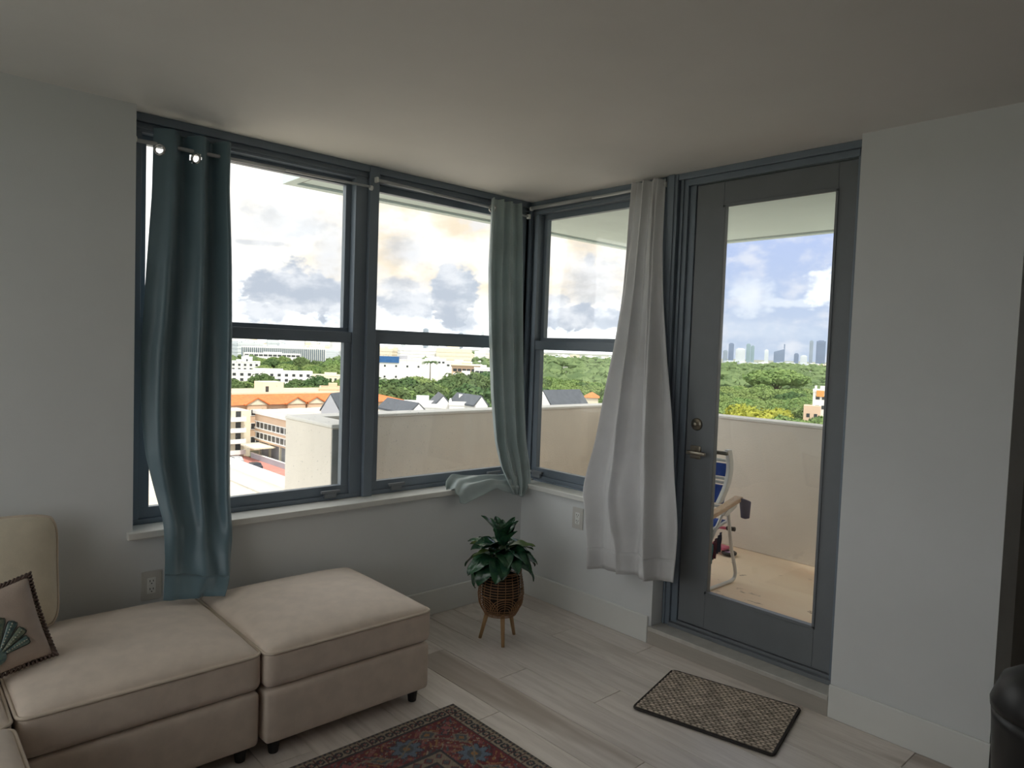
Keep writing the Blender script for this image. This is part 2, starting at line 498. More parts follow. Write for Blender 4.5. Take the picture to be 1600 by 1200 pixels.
def make_window(name, wall, s0, s1, g0, g1, latches, post=None):
    """s0..s1 opening, g0..g1 glass, along the wall; d = outward depth"""
    root = struct_root(name)
    to_world(root, wall)
    zb = .68 if wall == 'A' else .672
    # fixed frame
    f = MB()
    f.box(s0, s1, -.030, .075, 2.405, H); f.box(s0, s1, -.012, .075, 2.365, 2.405); f.box(s0, s1, -.020, -.012, 2.378, 2.386)
    f.build('head_frame', M_FRAME, root, bevel=.002)
    f = MB(); f.box(s0, s1, -.012, .075, zb, .722); f.box(s0, s1, -.022, -.012, zb, .700); f.build('sill_frame', M_FRAME, root, bevel=.002)
    B(s0, g0 - .035, -.012, .075, .722, 2.365).build('jamb', M_FRAME, root, bevel=.002)
    B(g1 + .035, s1, -.012, .075, .722, 2.365).build('jamb', M_FRAME, root, bevel=.002)
    # lower sash, room side
    lo = MB()
    lo.box(g0 - .035, g1 + .035, .000, .034, .722, .770); lo.box(g0 - .035, g1 + .035, -.006, .036, 1.515, 1.570)
    lo.box(g0 - .035, g0 + .008, .0, .034, .770, 1.515); lo.box(g1 - .008, g1 + .035, .0, .034, .770, 1.515)
    lo = lo.build('lower_sash', M_FRAME, root, bevel=.0015)
    B(g0 + .008, g1 - .008, .014, .020, .770, 1.515).build('glass_pane', M_GLASS, lo)
    # upper sash, outer track
    upr = MB()
    upr.box(g0 - .035, g1 + .035, .038, .072, 1.545, 1.592); upr.box(g0 - .035, g1 + .035, .038, .072, 2.330, 2.366)
    upr.box(g0 - .035, g0 - .005, .038, .072, 1.592, 2.330); upr.box(g1 + .005, g1 + .035, .038, .072, 1.592, 2.330)
    upr = upr.build('upper_sash', M_FRAME, root, bevel=.0015)
    B(g0 - .005, g1 + .005, .052, .058, 1.592, 2.330).build('glass_pane', M_GLASS, upr)
    for ls in latches:
        l = MB(); l.box(ls - .052, ls + .052, -.030, -.012, .738, .752); l.box(ls - .034, ls + .034, -.026, -.012, .712, .738)
        l.build('latch', M_FRAME2, lo, bevel=.002)
    return root, lo


w1, lo1 = make_window('window_1', 'A', -2.32, -1.19, -2.235, -1.295, [-1.372, -2.12])
w2, lo2 = make_window('window_2', 'A', -1.135, -.03, -1.095, -.125, [-.972, -.262])
w3, lo3 = make_window('window_3', 'B', .03, 1.065, .118, .985, [.155, .93])
for nm, rot, loc, wd in (('added_daylight_window', PI / 2, (XL - .08, -1.6, 0), 2.8),):  # unseen window, added to bring more daylight into the room
    r = struct_root(nm); r.location = loc; r.rotation_euler = (0, 0, rot)
    B(-wd / 2, wd / 2, -.04, .04, .70, .76).build('sill_frame', M_FRAME, r); B(-wd / 2, wd / 2, -.04, .04, 2.30, 2.36).build('head_frame', M_FRAME, r)
    for k in range(4): B(-wd / 2 + (wd - .06) * k / 3, -wd / 2 + .06 + (wd - .06) * k / 3, -.04, .04, .76, 2.30).build('mullion', M_FRAME, r)
    for k in range(3): B(-wd / 2 + .06 + (wd - .06) * k / 3, -wd / 2 + (wd - .06) * (k + 1) / 3, -.003, .003, .76, 2.30).build('glass_pane', M_GLASS, r)
mu = struct_root('trim_4')
B(-1.19, -1.135, -.035, .09, .68, H).build('mullion', M_FRAME, mu, bevel=.003)
mu = MB(); mu.box(-.03, .09, -.03, .09, .60, H); mu.box(-.055, -.03, -.012, .06, .70, H); mu.box(-.012, .06, -.055, -.03, .69, H)
mu.build('trim_5', M_FRAME, kind='structure', bevel=.003)

# rain on the outside of the two left panes
M_DROP = glass_mat('rain_drop', (.88, .90, .92), .35)
random.seed(3)
for lo, g0, g1, n in ((lo1, -1.9, -1.31, 260), (lo2, -1.08, -.5, 420)):
    d = MB()
    for i in range(n):
        a = random.uniform(g0, g1); z = .78 + (1 - random.random() ** 1.6) * .73
        if lo is lo2 and a > -.7 and random.random() < .6: continue
        r = random.uniform(.0012, .0032)
        d.add([(a - r, .021, z), (a, .021, z - r * 1.4), (a + r, .021, z), (a, .021, z + r), (a, .021 + r * .8, z - r * .2)],
              [(0, 1, 4), (1, 2, 4), (2, 3, 4), (3, 0, 4)])
    d.build('rain_drops', M_DROP, lo, kind='stuff')

# ------------------------------------------------------------------ balcony door
door = struct_root('door_1')
f = MB(); f.box(-.045, .08, -1.135, -1.065, .092, H); f.box(-.052, -.045, -1.118, -1.082, .092, H); f.build('post', M_FRAME, door, bevel=.003)
f = MB(); f.box(-.020, .08, -1.185, -1.135, .092, H); f.box(-.006, .08, -1.222, -1.185, .092, H); f.box(-.030, -.020, -1.160, -1.148, .092, H)
f.build('jamb', M_FRAME, door, bevel=.003)
B(-.020, .08, -2.07, -2.022, .092, H).build('jamb', M_FRAME, door, bevel=.003)
f = MB(); f.box(-.040, .08, -2.07, -1.135, 2.408, H); f.box(-.025, .08, -2.03, -1.18, 2.376, 2.408); f.build('head_frame', M_FRAME, door, bevel=.003)
f = MB(); f.box(-.030, .09, -2.06, -1.185, .092, .112); f.box(-.008, .09, -2.06, -1.222, .112, .126); f.build('sill_frame', M_FRAME2, door, bevel=.002)
leaf = B(.0, .046, -1.380, -1.226, .130, 2.372).build('stile', M_FRAME2, door, bevel=.002)
B(.0, .046, -2.020, -1.936, .130, 2.372).build('stile', M_FRAME2, door, bevel=.002)
B(.0, .046, -1.936, -1.380, 2.255, 2.372).build('top_rail', M_FRAME2, door, bevel=.002)
B(.0, .046, -1.936, -1.380, .130, .312).build('bottom_rail', M_FRAME2, door, bevel=.002)
bd = MB()
for (a, b_, c0, c1) in ((-1.392, -1.376, .31, 2.258), (-1.940, -1.928, .31, 2.258)):
    bd.box(-.006, .006, a, b_, c0, c1)
bd.box(-.006, .006, -1.94, -1.376, 2.246, 2.262); bd.box(-.006, .006, -1.94, -1.376, .305, .320)
bd.build('glazing_bead', M_FRAME2, door, bevel=.0015)
B(.018, .026, -1.93, -1.388, .318, 2.248).build('glass_pane', M_GLASS, door)
# lock, lever and the outer lever seen through the glass
lk = MB()
lk.lathe([(.032, .0), (.031, .006), (.026, .010), (.012, .011), (.011, .020), (.009, .022)], 24)
lk = lk.build('deadbolt', M_BRONZE, door, smooth=True); lk.location = (0, -1.286, 1.162); lk.rotation_euler = (0, -PI / 2, 0)
lv = MB(); lv.rbox(-.008, .001, -1.318, -1.256, .985, 1.052, .004, sub=4)
lv.tube([(-.005, -1.287, 1.019), (-.045, -1.287, 1.019)], .010, 10)
lv = lv.build('lever_plate', M_BRONZE, door, smooth=False, bevel=.002)
g = MB(); g.rbox(-.056, -.040, -1.372, -1.262, 1.010, 1.030, .006, sub=6); g.build('lever', M_BRONZE, lv, smooth=True)
g = MB(); g.rbox(.086, .102, -1.415, -1.27, 1.010, 1.030, .006, sub=6); g.tube([(.046, -1.287, 1.019), (.095, -1.287, 1.019)], .010, 10)
g.build('outer_lever', M_BRONZE, door, smooth=True)


# ------------------------------------------------------------------ balcony
BZ = .03
bal = MB(); bal.box(-1.17, 2.03, .12, .97, -.2, BZ); bal.box(.12, 2.03, -2.5, .12, -.2, BZ)


def balcony_floor_mat():
    mt = bpy.data.materials.new('balcony_tan_coating'); mt.use_nodes = True
    t = NT(mt.node_tree); b = t.n['Principled BSDF']
    v = t.node('ShaderNodeTexCoord').outputs['Object']
    mp = t.node('ShaderNodeMapping'); t.l.new(v, mp.inputs[0]); mp.inputs['Scale'].default_value = (1, .45, 1); mp.inputs['Rotation'].default_value = (0, 0, .15)
    n1 = t.noise(mp.outputs[0], 2.2, 5, .6, .4); n2 = t.noise(mp.outputs[0], 9, 6, .7, .3)
    c = t.mix(t.ramp(n1, .35, .65), (.88, .64, .46), (.91, .73, .55))
    c = t.mix(t.math('MULTIPLY', t.ramp(n2, .60, .66), t.ramp(n1, .42, .52)), c, (.20, .12, .07))
    t.l.new(c, b.inputs['Base Color']); b.inputs['Roughness'].default_value = .5
    return mt


M_BFLOOR = balcony_floor_mat()
bal.build('balcony_floor', M_BFLOOR, kind='structure')
PT = 1.045


def parapet(name, box, cap, end=False):
    r = struct_root(name)
    B(*box).build('stucco_wall', M_BALC, r, bevel=.006)
    B(*cap).build('cap', M_BALCW, r, bevel=.006)
    return r


parapet('wall_balcony_front', (-1.0, 2.03, .81, .97, BZ, PT - .022), (-1.01, 2.035, .800, .975, PT - .022, PT))
parapet('wall_balcony_side', (1.87, 2.03, -2.5, .81, BZ, PT - .022), (1.862, 2.035, -2.5, .80, PT - .022, PT))
r = struct_root('wall_balcony_end')
B(-1.17, -1.0, .36, .97, -.2, PT - .022).build('stucco_wall', M_BALC, r, bevel=.006)
B(-1.168, -1.0, .352, .36, -.2, PT - .03).build('shaded_end_face', M_GREYST, r)  # darker than the wall: the end's shade is put into its colour
B(-1.175, -1.0, .350, .975, PT - .022, PT).build('cap', M_BALCW, r, bevel=.006)
# slab of the balcony above
sl = MB(); sl.box(-1.27, 2.2, .12, .86, 2.475, 2.66); sl.box(.12, 2.2, -2.5, .12, 2.475, 2.66)
sl = sl.build('soffit', M_SOFF, kind='structure')
dr = MB(); dr.box(-1.27, 2.2, .80, .862, 2.462, 2.4755); dr.box(2.14, 2.202, -2.5, .80, 2.462, 2.4755); dr.box(-1.272, -1.21, .12, .80, 2.462, 2.4755)
dr.build('drip_edge', M_SOFF, sl)
B(-1.19, -1.18, .13, .79, 2.4735, 2.4755).build('groove', M_GREYST, sl)
B(-1.2, 2.12, .780, .787, 2.4735, 2.4755).build('groove', M_GREYST, sl)
B(2.12, 2.127, -2.5, .78, 2.4735, 2.4755).build('groove', M_GREYST, sl)


# ------------------------------------------------------------------ curtains
def resample(P, n):
    P = np.array(P, float)
    d = np.r_[0, np.cumsum(np.linalg.norm(np.diff(P, axis=0), axis=1))]; d /= d[-1]
    t = np.linspace(0, 1, n)
    Q = np.stack([np.interp(t, d, P[:, k]) for k in range(3)], 1)
    for _ in range(4 if n < 100 else 40):   # soften the corners
        Q[1:-1] = (Q[:-2] + 2 * Q[1:-1] + Q[2:]) / 4
    return Q


def cloth(name, L, R, fold, mat, parent, nu=150, nv=330, nrm=(0, -1, 0), holes=(), solid=.0025):
    Lq, Rq = resample(L, nv + 1), resample(R, nv + 1)
    nr = np.array(nrm, float)

    def fn(u, v):
        j = min(nv, int(round(v * nv)))
        side, out = fold(u, v)
        p = Lq[j] + (Rq[j] - Lq[j]) * (u + side) + nr * out
        return p
    b = MB()
    pts = {}

    def skip(u, v):
        if not holes: return False
        p = fn(u, v)
        return any((p[0] - h[0]) ** 2 + (p[2] - h[1]) ** 2 < h[2] ** 2 for h in holes)
    b.grid(fn, nu, nv, skip)
    return b.build(name, mat, parent, smooth=True, solid=solid), fn


def ss(a, b, x):
    t = max(0, min(1, (x - a) / (b - a))); return t * t * (3 - 2 * t)


rod1 = thing('curtain_rod', 'slim pale grey rod across the top of the leftmost window, holding the teal curtain', 'curtain rod', (0, 0, 0))
MB().tube([(-2.30, -.045, 2.318), (-1.66, -.045, 2.322)], .0085, 10).build('thick_tube', M_ROD, rod1, smooth=True)
MB().tube([(-1.66, -.045, 2.322), (-1.20, -.045, 2.326)], .0065, 10).build('thin_tube', M_ROD, rod1, smooth=True)
for xx in (-2.312, -1.198): MB().tube([(xx, -.045, 2.321), (xx + .012, -.045, 2.321)], .013, 12).build('end_cap', M_TRIM, rod1, smooth=False)
rod2 = thing('curtain_rod', 'slim pale grey rod over the middle window, ending at the corner post', 'curtain rod')
MB().tube([(-1.155, -.045, 2.368), (-.80, -.045, 2.361)], .0085, 10).build('thick_tube', M_ROD, rod2, smooth=True)
MB().tube([(-.80, -.045, 2.361), (-.07, -.045, 2.345)], .0065, 10).build('thin_tube', M_ROD, rod2, smooth=True)
for xx, zz in ((-1.168, 2.368), (-.072, 2.345)): B(xx, xx + .014, -.058, -.032, zz - .014, zz + .014).build('end_cap', M_TRIM, rod2, bevel=.003)
rod3 = thing('curtain_rod', 'pale grey rod over the window beside the door, holding the light grey curtain', 'curtain rod')
MB().tube([(-.045, -.045, 2.398), (-.045, -.55, 2.397)], .0110, 10).build('thick_tube', M_ROD, rod3, smooth=True)
MB().tube([(-.045, -.55, 2.397), (-.045, -1.058, 2.396)], .0085, 10).build('thin_tube', M_ROD, rod3, smooth=True)
for yy in (-.044, -1.058): MB().tube([(-.045, yy, 2.397), (-.045, yy - .010, 2.397)], .014, 12).build('end_cap', M_TRIM, rod3)

# teal curtain
cur1 = thing('curtain', 'dark teal satin curtain at the left window, its hem lying on the sofa', 'curtain')
L1 = [(-2.240, -.06, 2.385), (-2.246, -0.065, 2.11), (-2.268, -0.071, 1.79), (-2.289, -0.078, 1.417), (-2.289, -0.095, 1.205), (-2.277, -0.121, 1.02), (-2.247, -0.144, 0.873), (-2.222, -0.195, 0.742), (-2.229, -0.25, 0.608), (-2.262, -0.35, 0.462)]
R1 = [(-1.917, -.062, 2.385), (-1.921, -0.065, 2.17), (-1.91, -0.07, 1.886), (-1.904, -0.076, 1.54), (-1.908, -0.095, 1.193), (-1.918, -0.125, 0.965), (-1.931, -0.172, 0.77), (-1.946, -0.23, 0.611), (-1.97, -0.29, 0.50), (-2.035, -0.385, 0.443)]


def fold1(u, v):
    lo = ss(.72, .97, v)
    # uneven folds: narrow ones on the left, one broad round fold on the right
    q = u ** 1.25
    ph = 2.55 * q + .16 * v * (1 - u) - .05 * math.sin(5 * v)
    a = .030 * (1 - .35 * v) * (1 - .75 * lo) + .004
    f = math.sin(2 * PI * ph - .6) + .30 * math.sin(4 * PI * ph + 1.0 + 2.5 * v) * (1 - .6 * u)
    wr = (.009 * math.sin(8 * u + 30 * v) + .008 * math.sin(13 * u * u - 44 * v)) * lo * (.3 + u)
    return .020 * math.cos(2 * PI * ph) * (1 - lo), a * f + wr - .010


G1 = [(-2.214, 2.294), (-2.070, 2.290)]
panel1, fn1 = cloth('teal_panel', L1, R1, fold1, M_TEAL, cur1, holes=[(gx, gz, .0185) for gx, gz in G1])


def near_uv(fn, gx, gz, ax=0):
    best = None
    for i in range(0, 151):
        for j in range(0, 60):
            p = fn(i / 150, j / 330)
            d = (p[ax] - gx) ** 2 + (p[2] - gz) ** 2
            if best is None or d < best[0]: best = (d, p, i / 150, j / 330)
    return best


def grommet(fn, gx, gz, parent, r=.0205, ax=0):
    d, p, u, v = near_uv(fn, gx, gz, ax)
    du = np.array(fn(min(1, u + .02), v)) - np.array(fn(max(0, u - .02), v)); du /= np.linalg.norm(du)
    ring = []
    for k in range(20):
        a = 2 * PI * k / 20
        ring.append(tuple(np.array(p) + du * r * math.cos(a) + np.array((0, 0, 1)) * r * math.sin(a)))
    return MB().tube(ring, .0052, 8, closed=True).build('grommet', M_STEEL, parent, smooth=True)


for gx, gz in G1: grommet(fn1, gx, gz, cur1)

# sage curtain bunched in the corner
cur2 = thing('curtain', 'grey-green satin curtain bunched in the window corner, its tail over the sill', 'curtain')
L2 = [(-0.415, -0.061, 2.40), (-0.421, -0.064, 1.983), (-0.398, -0.067, 1.605), (-0.372, -0.075, 1.221), (-0.352, -0.097, 0.951), (-0.330, -0.135, 0.80), (-0.300, -0.175, 0.70), (-.262, -.185, .640)]
R2 = [(-0.165, -0.061, 2.40), (-0.130, -0.064, 2.015), (-0.100, -0.067, 1.618), (-0.080, -0.075, 1.215), (-0.070, -0.097, 0.932), (-0.072, -0.135, 0.80), (-0.100, -0.175, 0.70), (-.180, -.185, .615)]


def fold2(u, v):
    ph = 3.5 * u + .12 * math.sin(3 * v) + .10 * v
    lo = ss(.78, 1, v)
    w_ = math.sin(2 * PI * ph + .4)
    f = math.copysign(abs(w_) ** .7, w_) + .30 * math.sin(5 * PI * ph + 2 + 4 * v)
    return .035 * math.cos(2 * PI * ph + .4), (.024 - .002 * v) * f * (1 - .3 * lo) + .005 * math.sin(9 * u + 34 * v) * lo + .020


G2 = [(-.372, 2.333)]
panel2, fn2 = cloth('sage_panel', L2, R2, fold2, M_SAGE, cur2, nu=120, holes=[(-.372, 2.345, .0165)])
grommet(fn2, -.372, 2.345, cur2)
TOP = [(-.225, -.155, .76), (-.33, -.135, .745), (-.43, -.10, .752), (-.54, -.07, .757), (-.62, -.055, .770), (-.675, -.075, .735), (-.705, -.115, .714)]
BOT = [(-.215, -.20, .632), (-.30, -.200, .655), (-.39, -.198, .690), (-.48, -.195, .662), (-.56, -.20, .648), (-.62, -.200, .632), (-.645, -.198, .640)]


def foldT(u, v):
    arch = math.sin(PI * u)
    f = math.sin(2 * PI * (1.4 * u + .55 * v)) * .5 + .4 * math.sin(2 * PI * (2.6 * u - .9 * v) + 1)
    return 0, (.014 + .012 * v) * f + .028 * arch * (1 - .4 * v)


# tail runs to the left along the sill: u across, v along
cloth('sage_tail', TOP, BOT, foldT, M_SAGE, cur2, nu=40, nv=60, nrm=(0, -.55, .83))

# light grey curtain
cur3 = thing('curtain', 'light grey cotton curtain gathered between the corner window and the balcony door', 'curtain')
L3 = [(-.05, -.885, 2.425), (-0.059, -0.868, 2.108), (-0.067, -0.853, 1.832), (-0.074, -0.821, 1.552), (-0.092, -0.786, 1.268), (-0.135, -0.775, 0.984), (-0.178, -0.750, 0.751), (-0.195, -0.777, 0.634), (-0.195, -0.80, 0.462), (-0.195, -0.815, 0.338)]
R3 = [(-.05, -1.062, 2.425), (-0.059, -1.075, 2.089), (-0.068, -1.100, 1.79), (-0.078, -1.135, 1.492), (-0.105, -1.185, 1.232), (-0.145, -1.24, 0.98), (-0.182, -1.285, 0.797), (-0.195, -1.308, 0.643), (-0.195, -1.308, 0.515), (-0.195, -1.305, 0.385)]


def fold3(u, v):
    fan = ss(.15, .65, v)
    ph = 2.6 * u + .22 * math.sin(2.4 * v + .4) * (1 - .6 * u) + .10 * v
    a = .020 + .026 * fan - .012 * ss(.8, 1, v)
    f = math.sin(2 * PI * ph + .9) + (.55 - .3 * fan) * math.sin(5.3 * PI * ph + 3 * v)
    crease = .007 * math.sin(12 * u + 19 * v) * ss(.55, .85, v) + .004 * math.sin(31 * u - 24 * v) * ss(.5, .8, v)
    gath = .005 * math.sin(64 * u) * (1 - ss(0, .10, v))
    pinch = -.035 * math.exp(-((u - .33 - .12 * (1 - v)) / .045) ** 2) * ss(.74, .98, v)
    return .030 * math.cos(2 * PI * ph + .9), a * f + crease + gath + pinch + .026


panel3, fn3 = cloth('grey_panel', L3, R3, fold3, M_GREYC, cur3, nrm=(-1, 0, 0))
# stitched hems
def hem(fn, v0, v1, parent, mat, off, name='hem'):
    b = MB()
    b.grid(lambda u, v: np.array(fn(u, v0 + (v1 - v0) * v)) + np.array(off), 90, 5)
    return b.build(name, mat, parent, smooth=True, solid=.002)


hem(fn3, .945, 1.0, cur3, M_GREYC, (-.003, 0, 0))
hem(fn1, .945, 1.0, cur1, M_TEAL, (0, -.003, .001))


# ------------------------------------------------------------------ sofa modules
def sofa_module(label, x0, y0, sx=.722, sy=.722, ztop=.405):
    t = thing('sofa_module', label, 'sofa section', (x0 + sx / 2, y0 + sy / 2, 0), group='beige sofa sections')
    hx, hy = sx / 2, sy / 2
    b = MB(); b.rbox(-hx + .004, hx - .004, -hy + .004, hy - .004, .055, .258, .022, sub=12); b.build('base', M_SOFA, t, smooth=True)
    b = MB(); b.rbox(-hx, hx, -hy, hy, .260, ztop, .030, puff=.042, sub=20, bulge=.002); cu = b.build('seat_cushion', M_SOFA, t, smooth=True)
    ring = []
    rr = .035
    for (cx, cy, a0) in ((hx - rr, hy - rr, 0), (-hx + rr, hy - rr, 90), (-hx + rr, -hy + rr, 180), (hx - rr, -hy + rr, 270)):
        for k in range(7):
            a = math.radians(a0 + k * 15)
            ring.append((cx + (rr - .002) * math.cos(a), cy + (rr - .002) * math.sin(a), ztop - .014))
    # more points along the straight sides so that the piping follows the swelling
    R2_ = []
    for i in range(len(ring)):
        p, q = Vector(ring[i]), Vector(ring[(i + 1) % len(ring)])
        n = max(1, int((q - p).length / .05))
        for k in range(n):
            v = p.lerp(q, k / n)
            R2_.append((v.x + .0015 * (v.x / hx) * (1 - (v.y / hy) ** 2), v.y + .0015 * (v.y / hy) * (1 - (v.x / hx) ** 2), v.z))
    MB().tube(R2_, .0055, 8, closed=True).build('piping', M_PIPE, cu, smooth=True)
    for sxn in (-1, 1):
        for syn in (-1, 1):
            MB().lathe([(.017, 0), (.018, .004), (.024, .056)], 14, (sxn * (hx - .055), syn * (hy - .055), 0)).build('leg', M_BLACK, t, smooth=False)
    return t


sofa_module('beige sofa section under the window on which the teal curtain hem and back cushion rest', -2.812, -.905)
sofa_module('beige square ottoman section nearest the potted plant, standing free at the sofa end', -2.084, -.922)
sofa_module('beige sofa corner section at the left edge beneath the shell pillow', -3.545, -.925)
sofa_module('beige sofa section at the bottom left corner, nearest the viewer', -3.545, -1.655)


def pillow(w_, h_, t_, nu=36, pinch=.05, rnd=0.0):
    b = MB()

    def side(sgn):
        def fn(u, v):
            a, c = 2 * u - 1, 2 * v - 1
            prof = max(0, (1 - abs(a) ** 3.2)) ** .5 * max(0, (1 - abs(c) ** 3.2)) ** .5
            xx = a * w_ / 2 * (1 - pinch * (1 - c * c) * abs(a)); yy = c * h_ / 2 * (1 - pinch * (1 - a * a) * abs(c))
            xx *= math.sqrt(1 - rnd * c ** 6); yy *= math.sqrt(1 - rnd * a ** 6)
            return (xx, yy, sgn * t_ / 2 * prof)
        return fn
    b.grid(side(1), nu, nu); o = len(b.f); b.grid(lambda u, v: side(-1)(1 - u, v), nu, nu)
    return b


def edge_loop(w_, h_, pinch, n=40, rnd=0.0):
    P = []
    for (a0, c0, a1, c1) in ((-1, -1, 1, -1), (1, -1, 1, 1), (1, 1, -1, 1), (-1, 1, -1, -1)):
        for k in range(n):
            a, c = a0 + (a1 - a0) * k / n, c0 + (c1 - c0) * k / n
            P.append((a * w_ / 2 * (1 - pinch * (1 - c * c) * abs(a)) * math.sqrt(1 - rnd * c ** 6), c * h_ / 2 * (1 - pinch * (1 - a * a) * abs(c)) * math.sqrt(1 - rnd * a ** 6), 0))
    return P


def lean(loc, tilt, spin, turn=0):
    """pillow standing on its edge facing -y, leaning back by tilt, turned in its plane by spin"""
    return Matrix.Translation(loc) @ Matrix.Rotation(turn, 4, 'Z') @ Matrix.Rotation(PI / 2 - tilt, 4, 'X') @ Matrix.Rotation(spin, 4, 'Z')


bc = thing('back_cushion', 'plain cream piped back cushion leaning on the wall at the left edge', 'cushion')
bc.matrix_world = lean((-2.893, -.285, .645), math.radians(13), math.radians(-1))
pillow(.57, .415, .17, pinch=.02, rnd=.16).build('cushion_cover', M_CUSH, bc, smooth=True)
MB().tube(edge_loop(.572, .417, .02, rnd=.16), .005, 7, closed=True).build('piping', M_PIPE, bc, smooth=True)

sp = thing('throw_pillow', 'small blush pillow with beaded seashell and twisted fringe, on the sofa at left', 'pillow')
sp.matrix_world = lean((-2.838, -.60, .556), math.radians(17), math.radians(13))
M_BLUSH = pmat('blush_satin', (.46, .37, .31), .5, .1, 18, bump=.1, bscale=300)
M_CORD = pmat('plum_brown_fringe', (.13, .085, .07), .7, .3, 80)
PWD = .27
pillow(PWD, PWD, .105, pinch=.06).build('pillow_cover', M_BLUSH, sp, smooth=True)
cord = MB(); loop = edge_loop(PWD + .004, PWD + .004, .06, 60); nL = len(loop)
for ph in (0, PI):
    P = []
    for i in range(nL * 2):
        p = Vector(loop[(i // 2) % nL]) if i % 2 == 0 else (Vector(loop[(i // 2) % nL]) + Vector(loop[(i // 2 + 1) % nL])) / 2
        q = i * 2 * PI * 48 / (nL * 2) + ph
        d_ = p.normalized()
        P.append(p + d_ * .0080 * math.cos(q) + Vector((0, 0, .0070 * math.sin(q))))
    cord.tube(P, .0042, 5, closed=True)
cord.build('twisted_fringe', M_CORD, sp, smooth=True)
M_RIBG = pmat('sea_green_beading', (.10, .16, .13), .35, .0, 90, col2=(.24, .26, .17), spec=.7)
M_RIBB = pmat('teal_beading', (.06, .12, .14), .3, .0, 90, col2=(.16, .24, .20), spec=.7)
M_RIBD = pmat('dark_beading', (.035, .045, .035), .4, .2, 60)
M_BEAD = pmat('pearl_bead', (.42, .42, .34), .2, .2, 60, spec=.8)


def pil_z(x, y, w_=PWD, t_=.105):
    a, c = 2 * x / w_, 2 * y / w_
    return t_ / 2 * max(0, 1 - abs(a) ** 3.2) ** .5 * max(0, 1 - abs(c) ** 3.2) ** .5


hub = (-.012, -.072)
ribs = [-78, -57, -37, -18, 0, 18, 37, 57, 78]
for i, an in enumerate(ribs):
    L_ = .128 - .034 * abs(an) / 78
    q = math.radians(an)
    dirv = Vector((math.sin(q), math.cos(q)))
    perp = Vector((dirv.y, -dirv.x))
    def fnr(u, v, L_=L_, dirv=dirv, perp=perp):
        s_l = .018 + (L_ - .018) * v
        wd = .0035 + .0125 * v * (1 if v < .85 else math.sqrt(max(0, 1 - ((v - .85) / .15) ** 2)))
        p = Vector(hub) + dirv * s_l + perp * wd * (2 * u - 1)
        return (p.x, p.y, pil_z(p.x, p.y) + .004 * math.sqrt(max(0, 1 - (2 * u - 1) ** 2)) + .0005)
    rb = MB().grid(fnr, 6, 20).build('shell_rib', M_RIBG if i % 2 else M_RIBB, sp, smooth=True)
    out = [fnr(0, v / 12) for v in range(12)] + [fnr(k / 5, .96) for k in range(6)] + [fnr(1, v / 12) for v in range(11, -1, -1)]
    MB().tube([(a, b_, c_ + .001) for a, b_, c_ in out], .0016, 5).build('rib_outline', M_RIBD, rb, smooth=True)
    bds = MB()
    for k in range(9):
        p = fnr(.5, .15 + .75 * k / 8)
        bds.lathe([(.0004, .0032), (.0022, .0025), (.003, .0)], 6, (p[0], p[1], p[2]), cap=False)
    bds.build('beads', M_BEAD, rb, smooth=True, kind='stuff')
hz_ = pil_z(*hub)
fan = MB(); fan.lathe([(.026, 0), (.024, .006), (.012, .010), (.0005, .011)], 14, (hub[0], hub[1], hz_ - .001)); fan.build('shell_hub', M_RIBB, sp, smooth=True)

# ------------------------------------------------------------------ rug (woven pattern as thread colours on a fine grid)
def color_grid(name, x0, x1, y0, y1, nx, ny, colfn, zfn, mat, parent=None, thick=0.0):
    xs = np.linspace(x0, x1, nx + 1); ys = np.linspace(y0, y1, ny + 1)
    X, Y = np.meshgrid(xs, ys)
    Z = zfn(X, Y)
    V = np.stack([X, Y, Z], -1).reshape(-1, 3)
    idx = np.arange((nx + 1) * (ny + 1)).reshape(ny + 1, nx + 1)
    F = np.stack([idx[:-1, :-1], idx[:-1, 1:], idx[1:, 1:], idx[1:, :-1]], -1).reshape(-1, 4)
    me = bpy.data.meshes.new(name)
    me.vertices.add(len(V)); me.vertices.foreach_set('co', V.ravel())
    me.loops.add(F.size); me.loops.foreach_set('vertex_index', F.ravel().astype(np.int32))
    me.polygons.add(len(F)); me.polygons.foreach_set('loop_start', np.arange(0, F.size, 4, dtype=np.int32))
    me.update(calc_edges=True)
    C = colfn(X, Y).reshape(-1, 3)
    ca = me.color_attributes.new('Col', 'FLOAT_COLOR', 'POINT')
    ca.data.foreach_set('color', np.c_[C, np.ones(len(C))].ravel())
    me.polygons.foreach_set('use_smooth', [True] * len(me.polygons))
    me.materials.append(mat); me.validate()
    o = bpy.data.objects.new(name, me); COL.objects.link(o)
    if parent is not None: o.parent = parent
    return o


RX, RY = 1.46, 2.2
rng = np.random.default_rng(5)


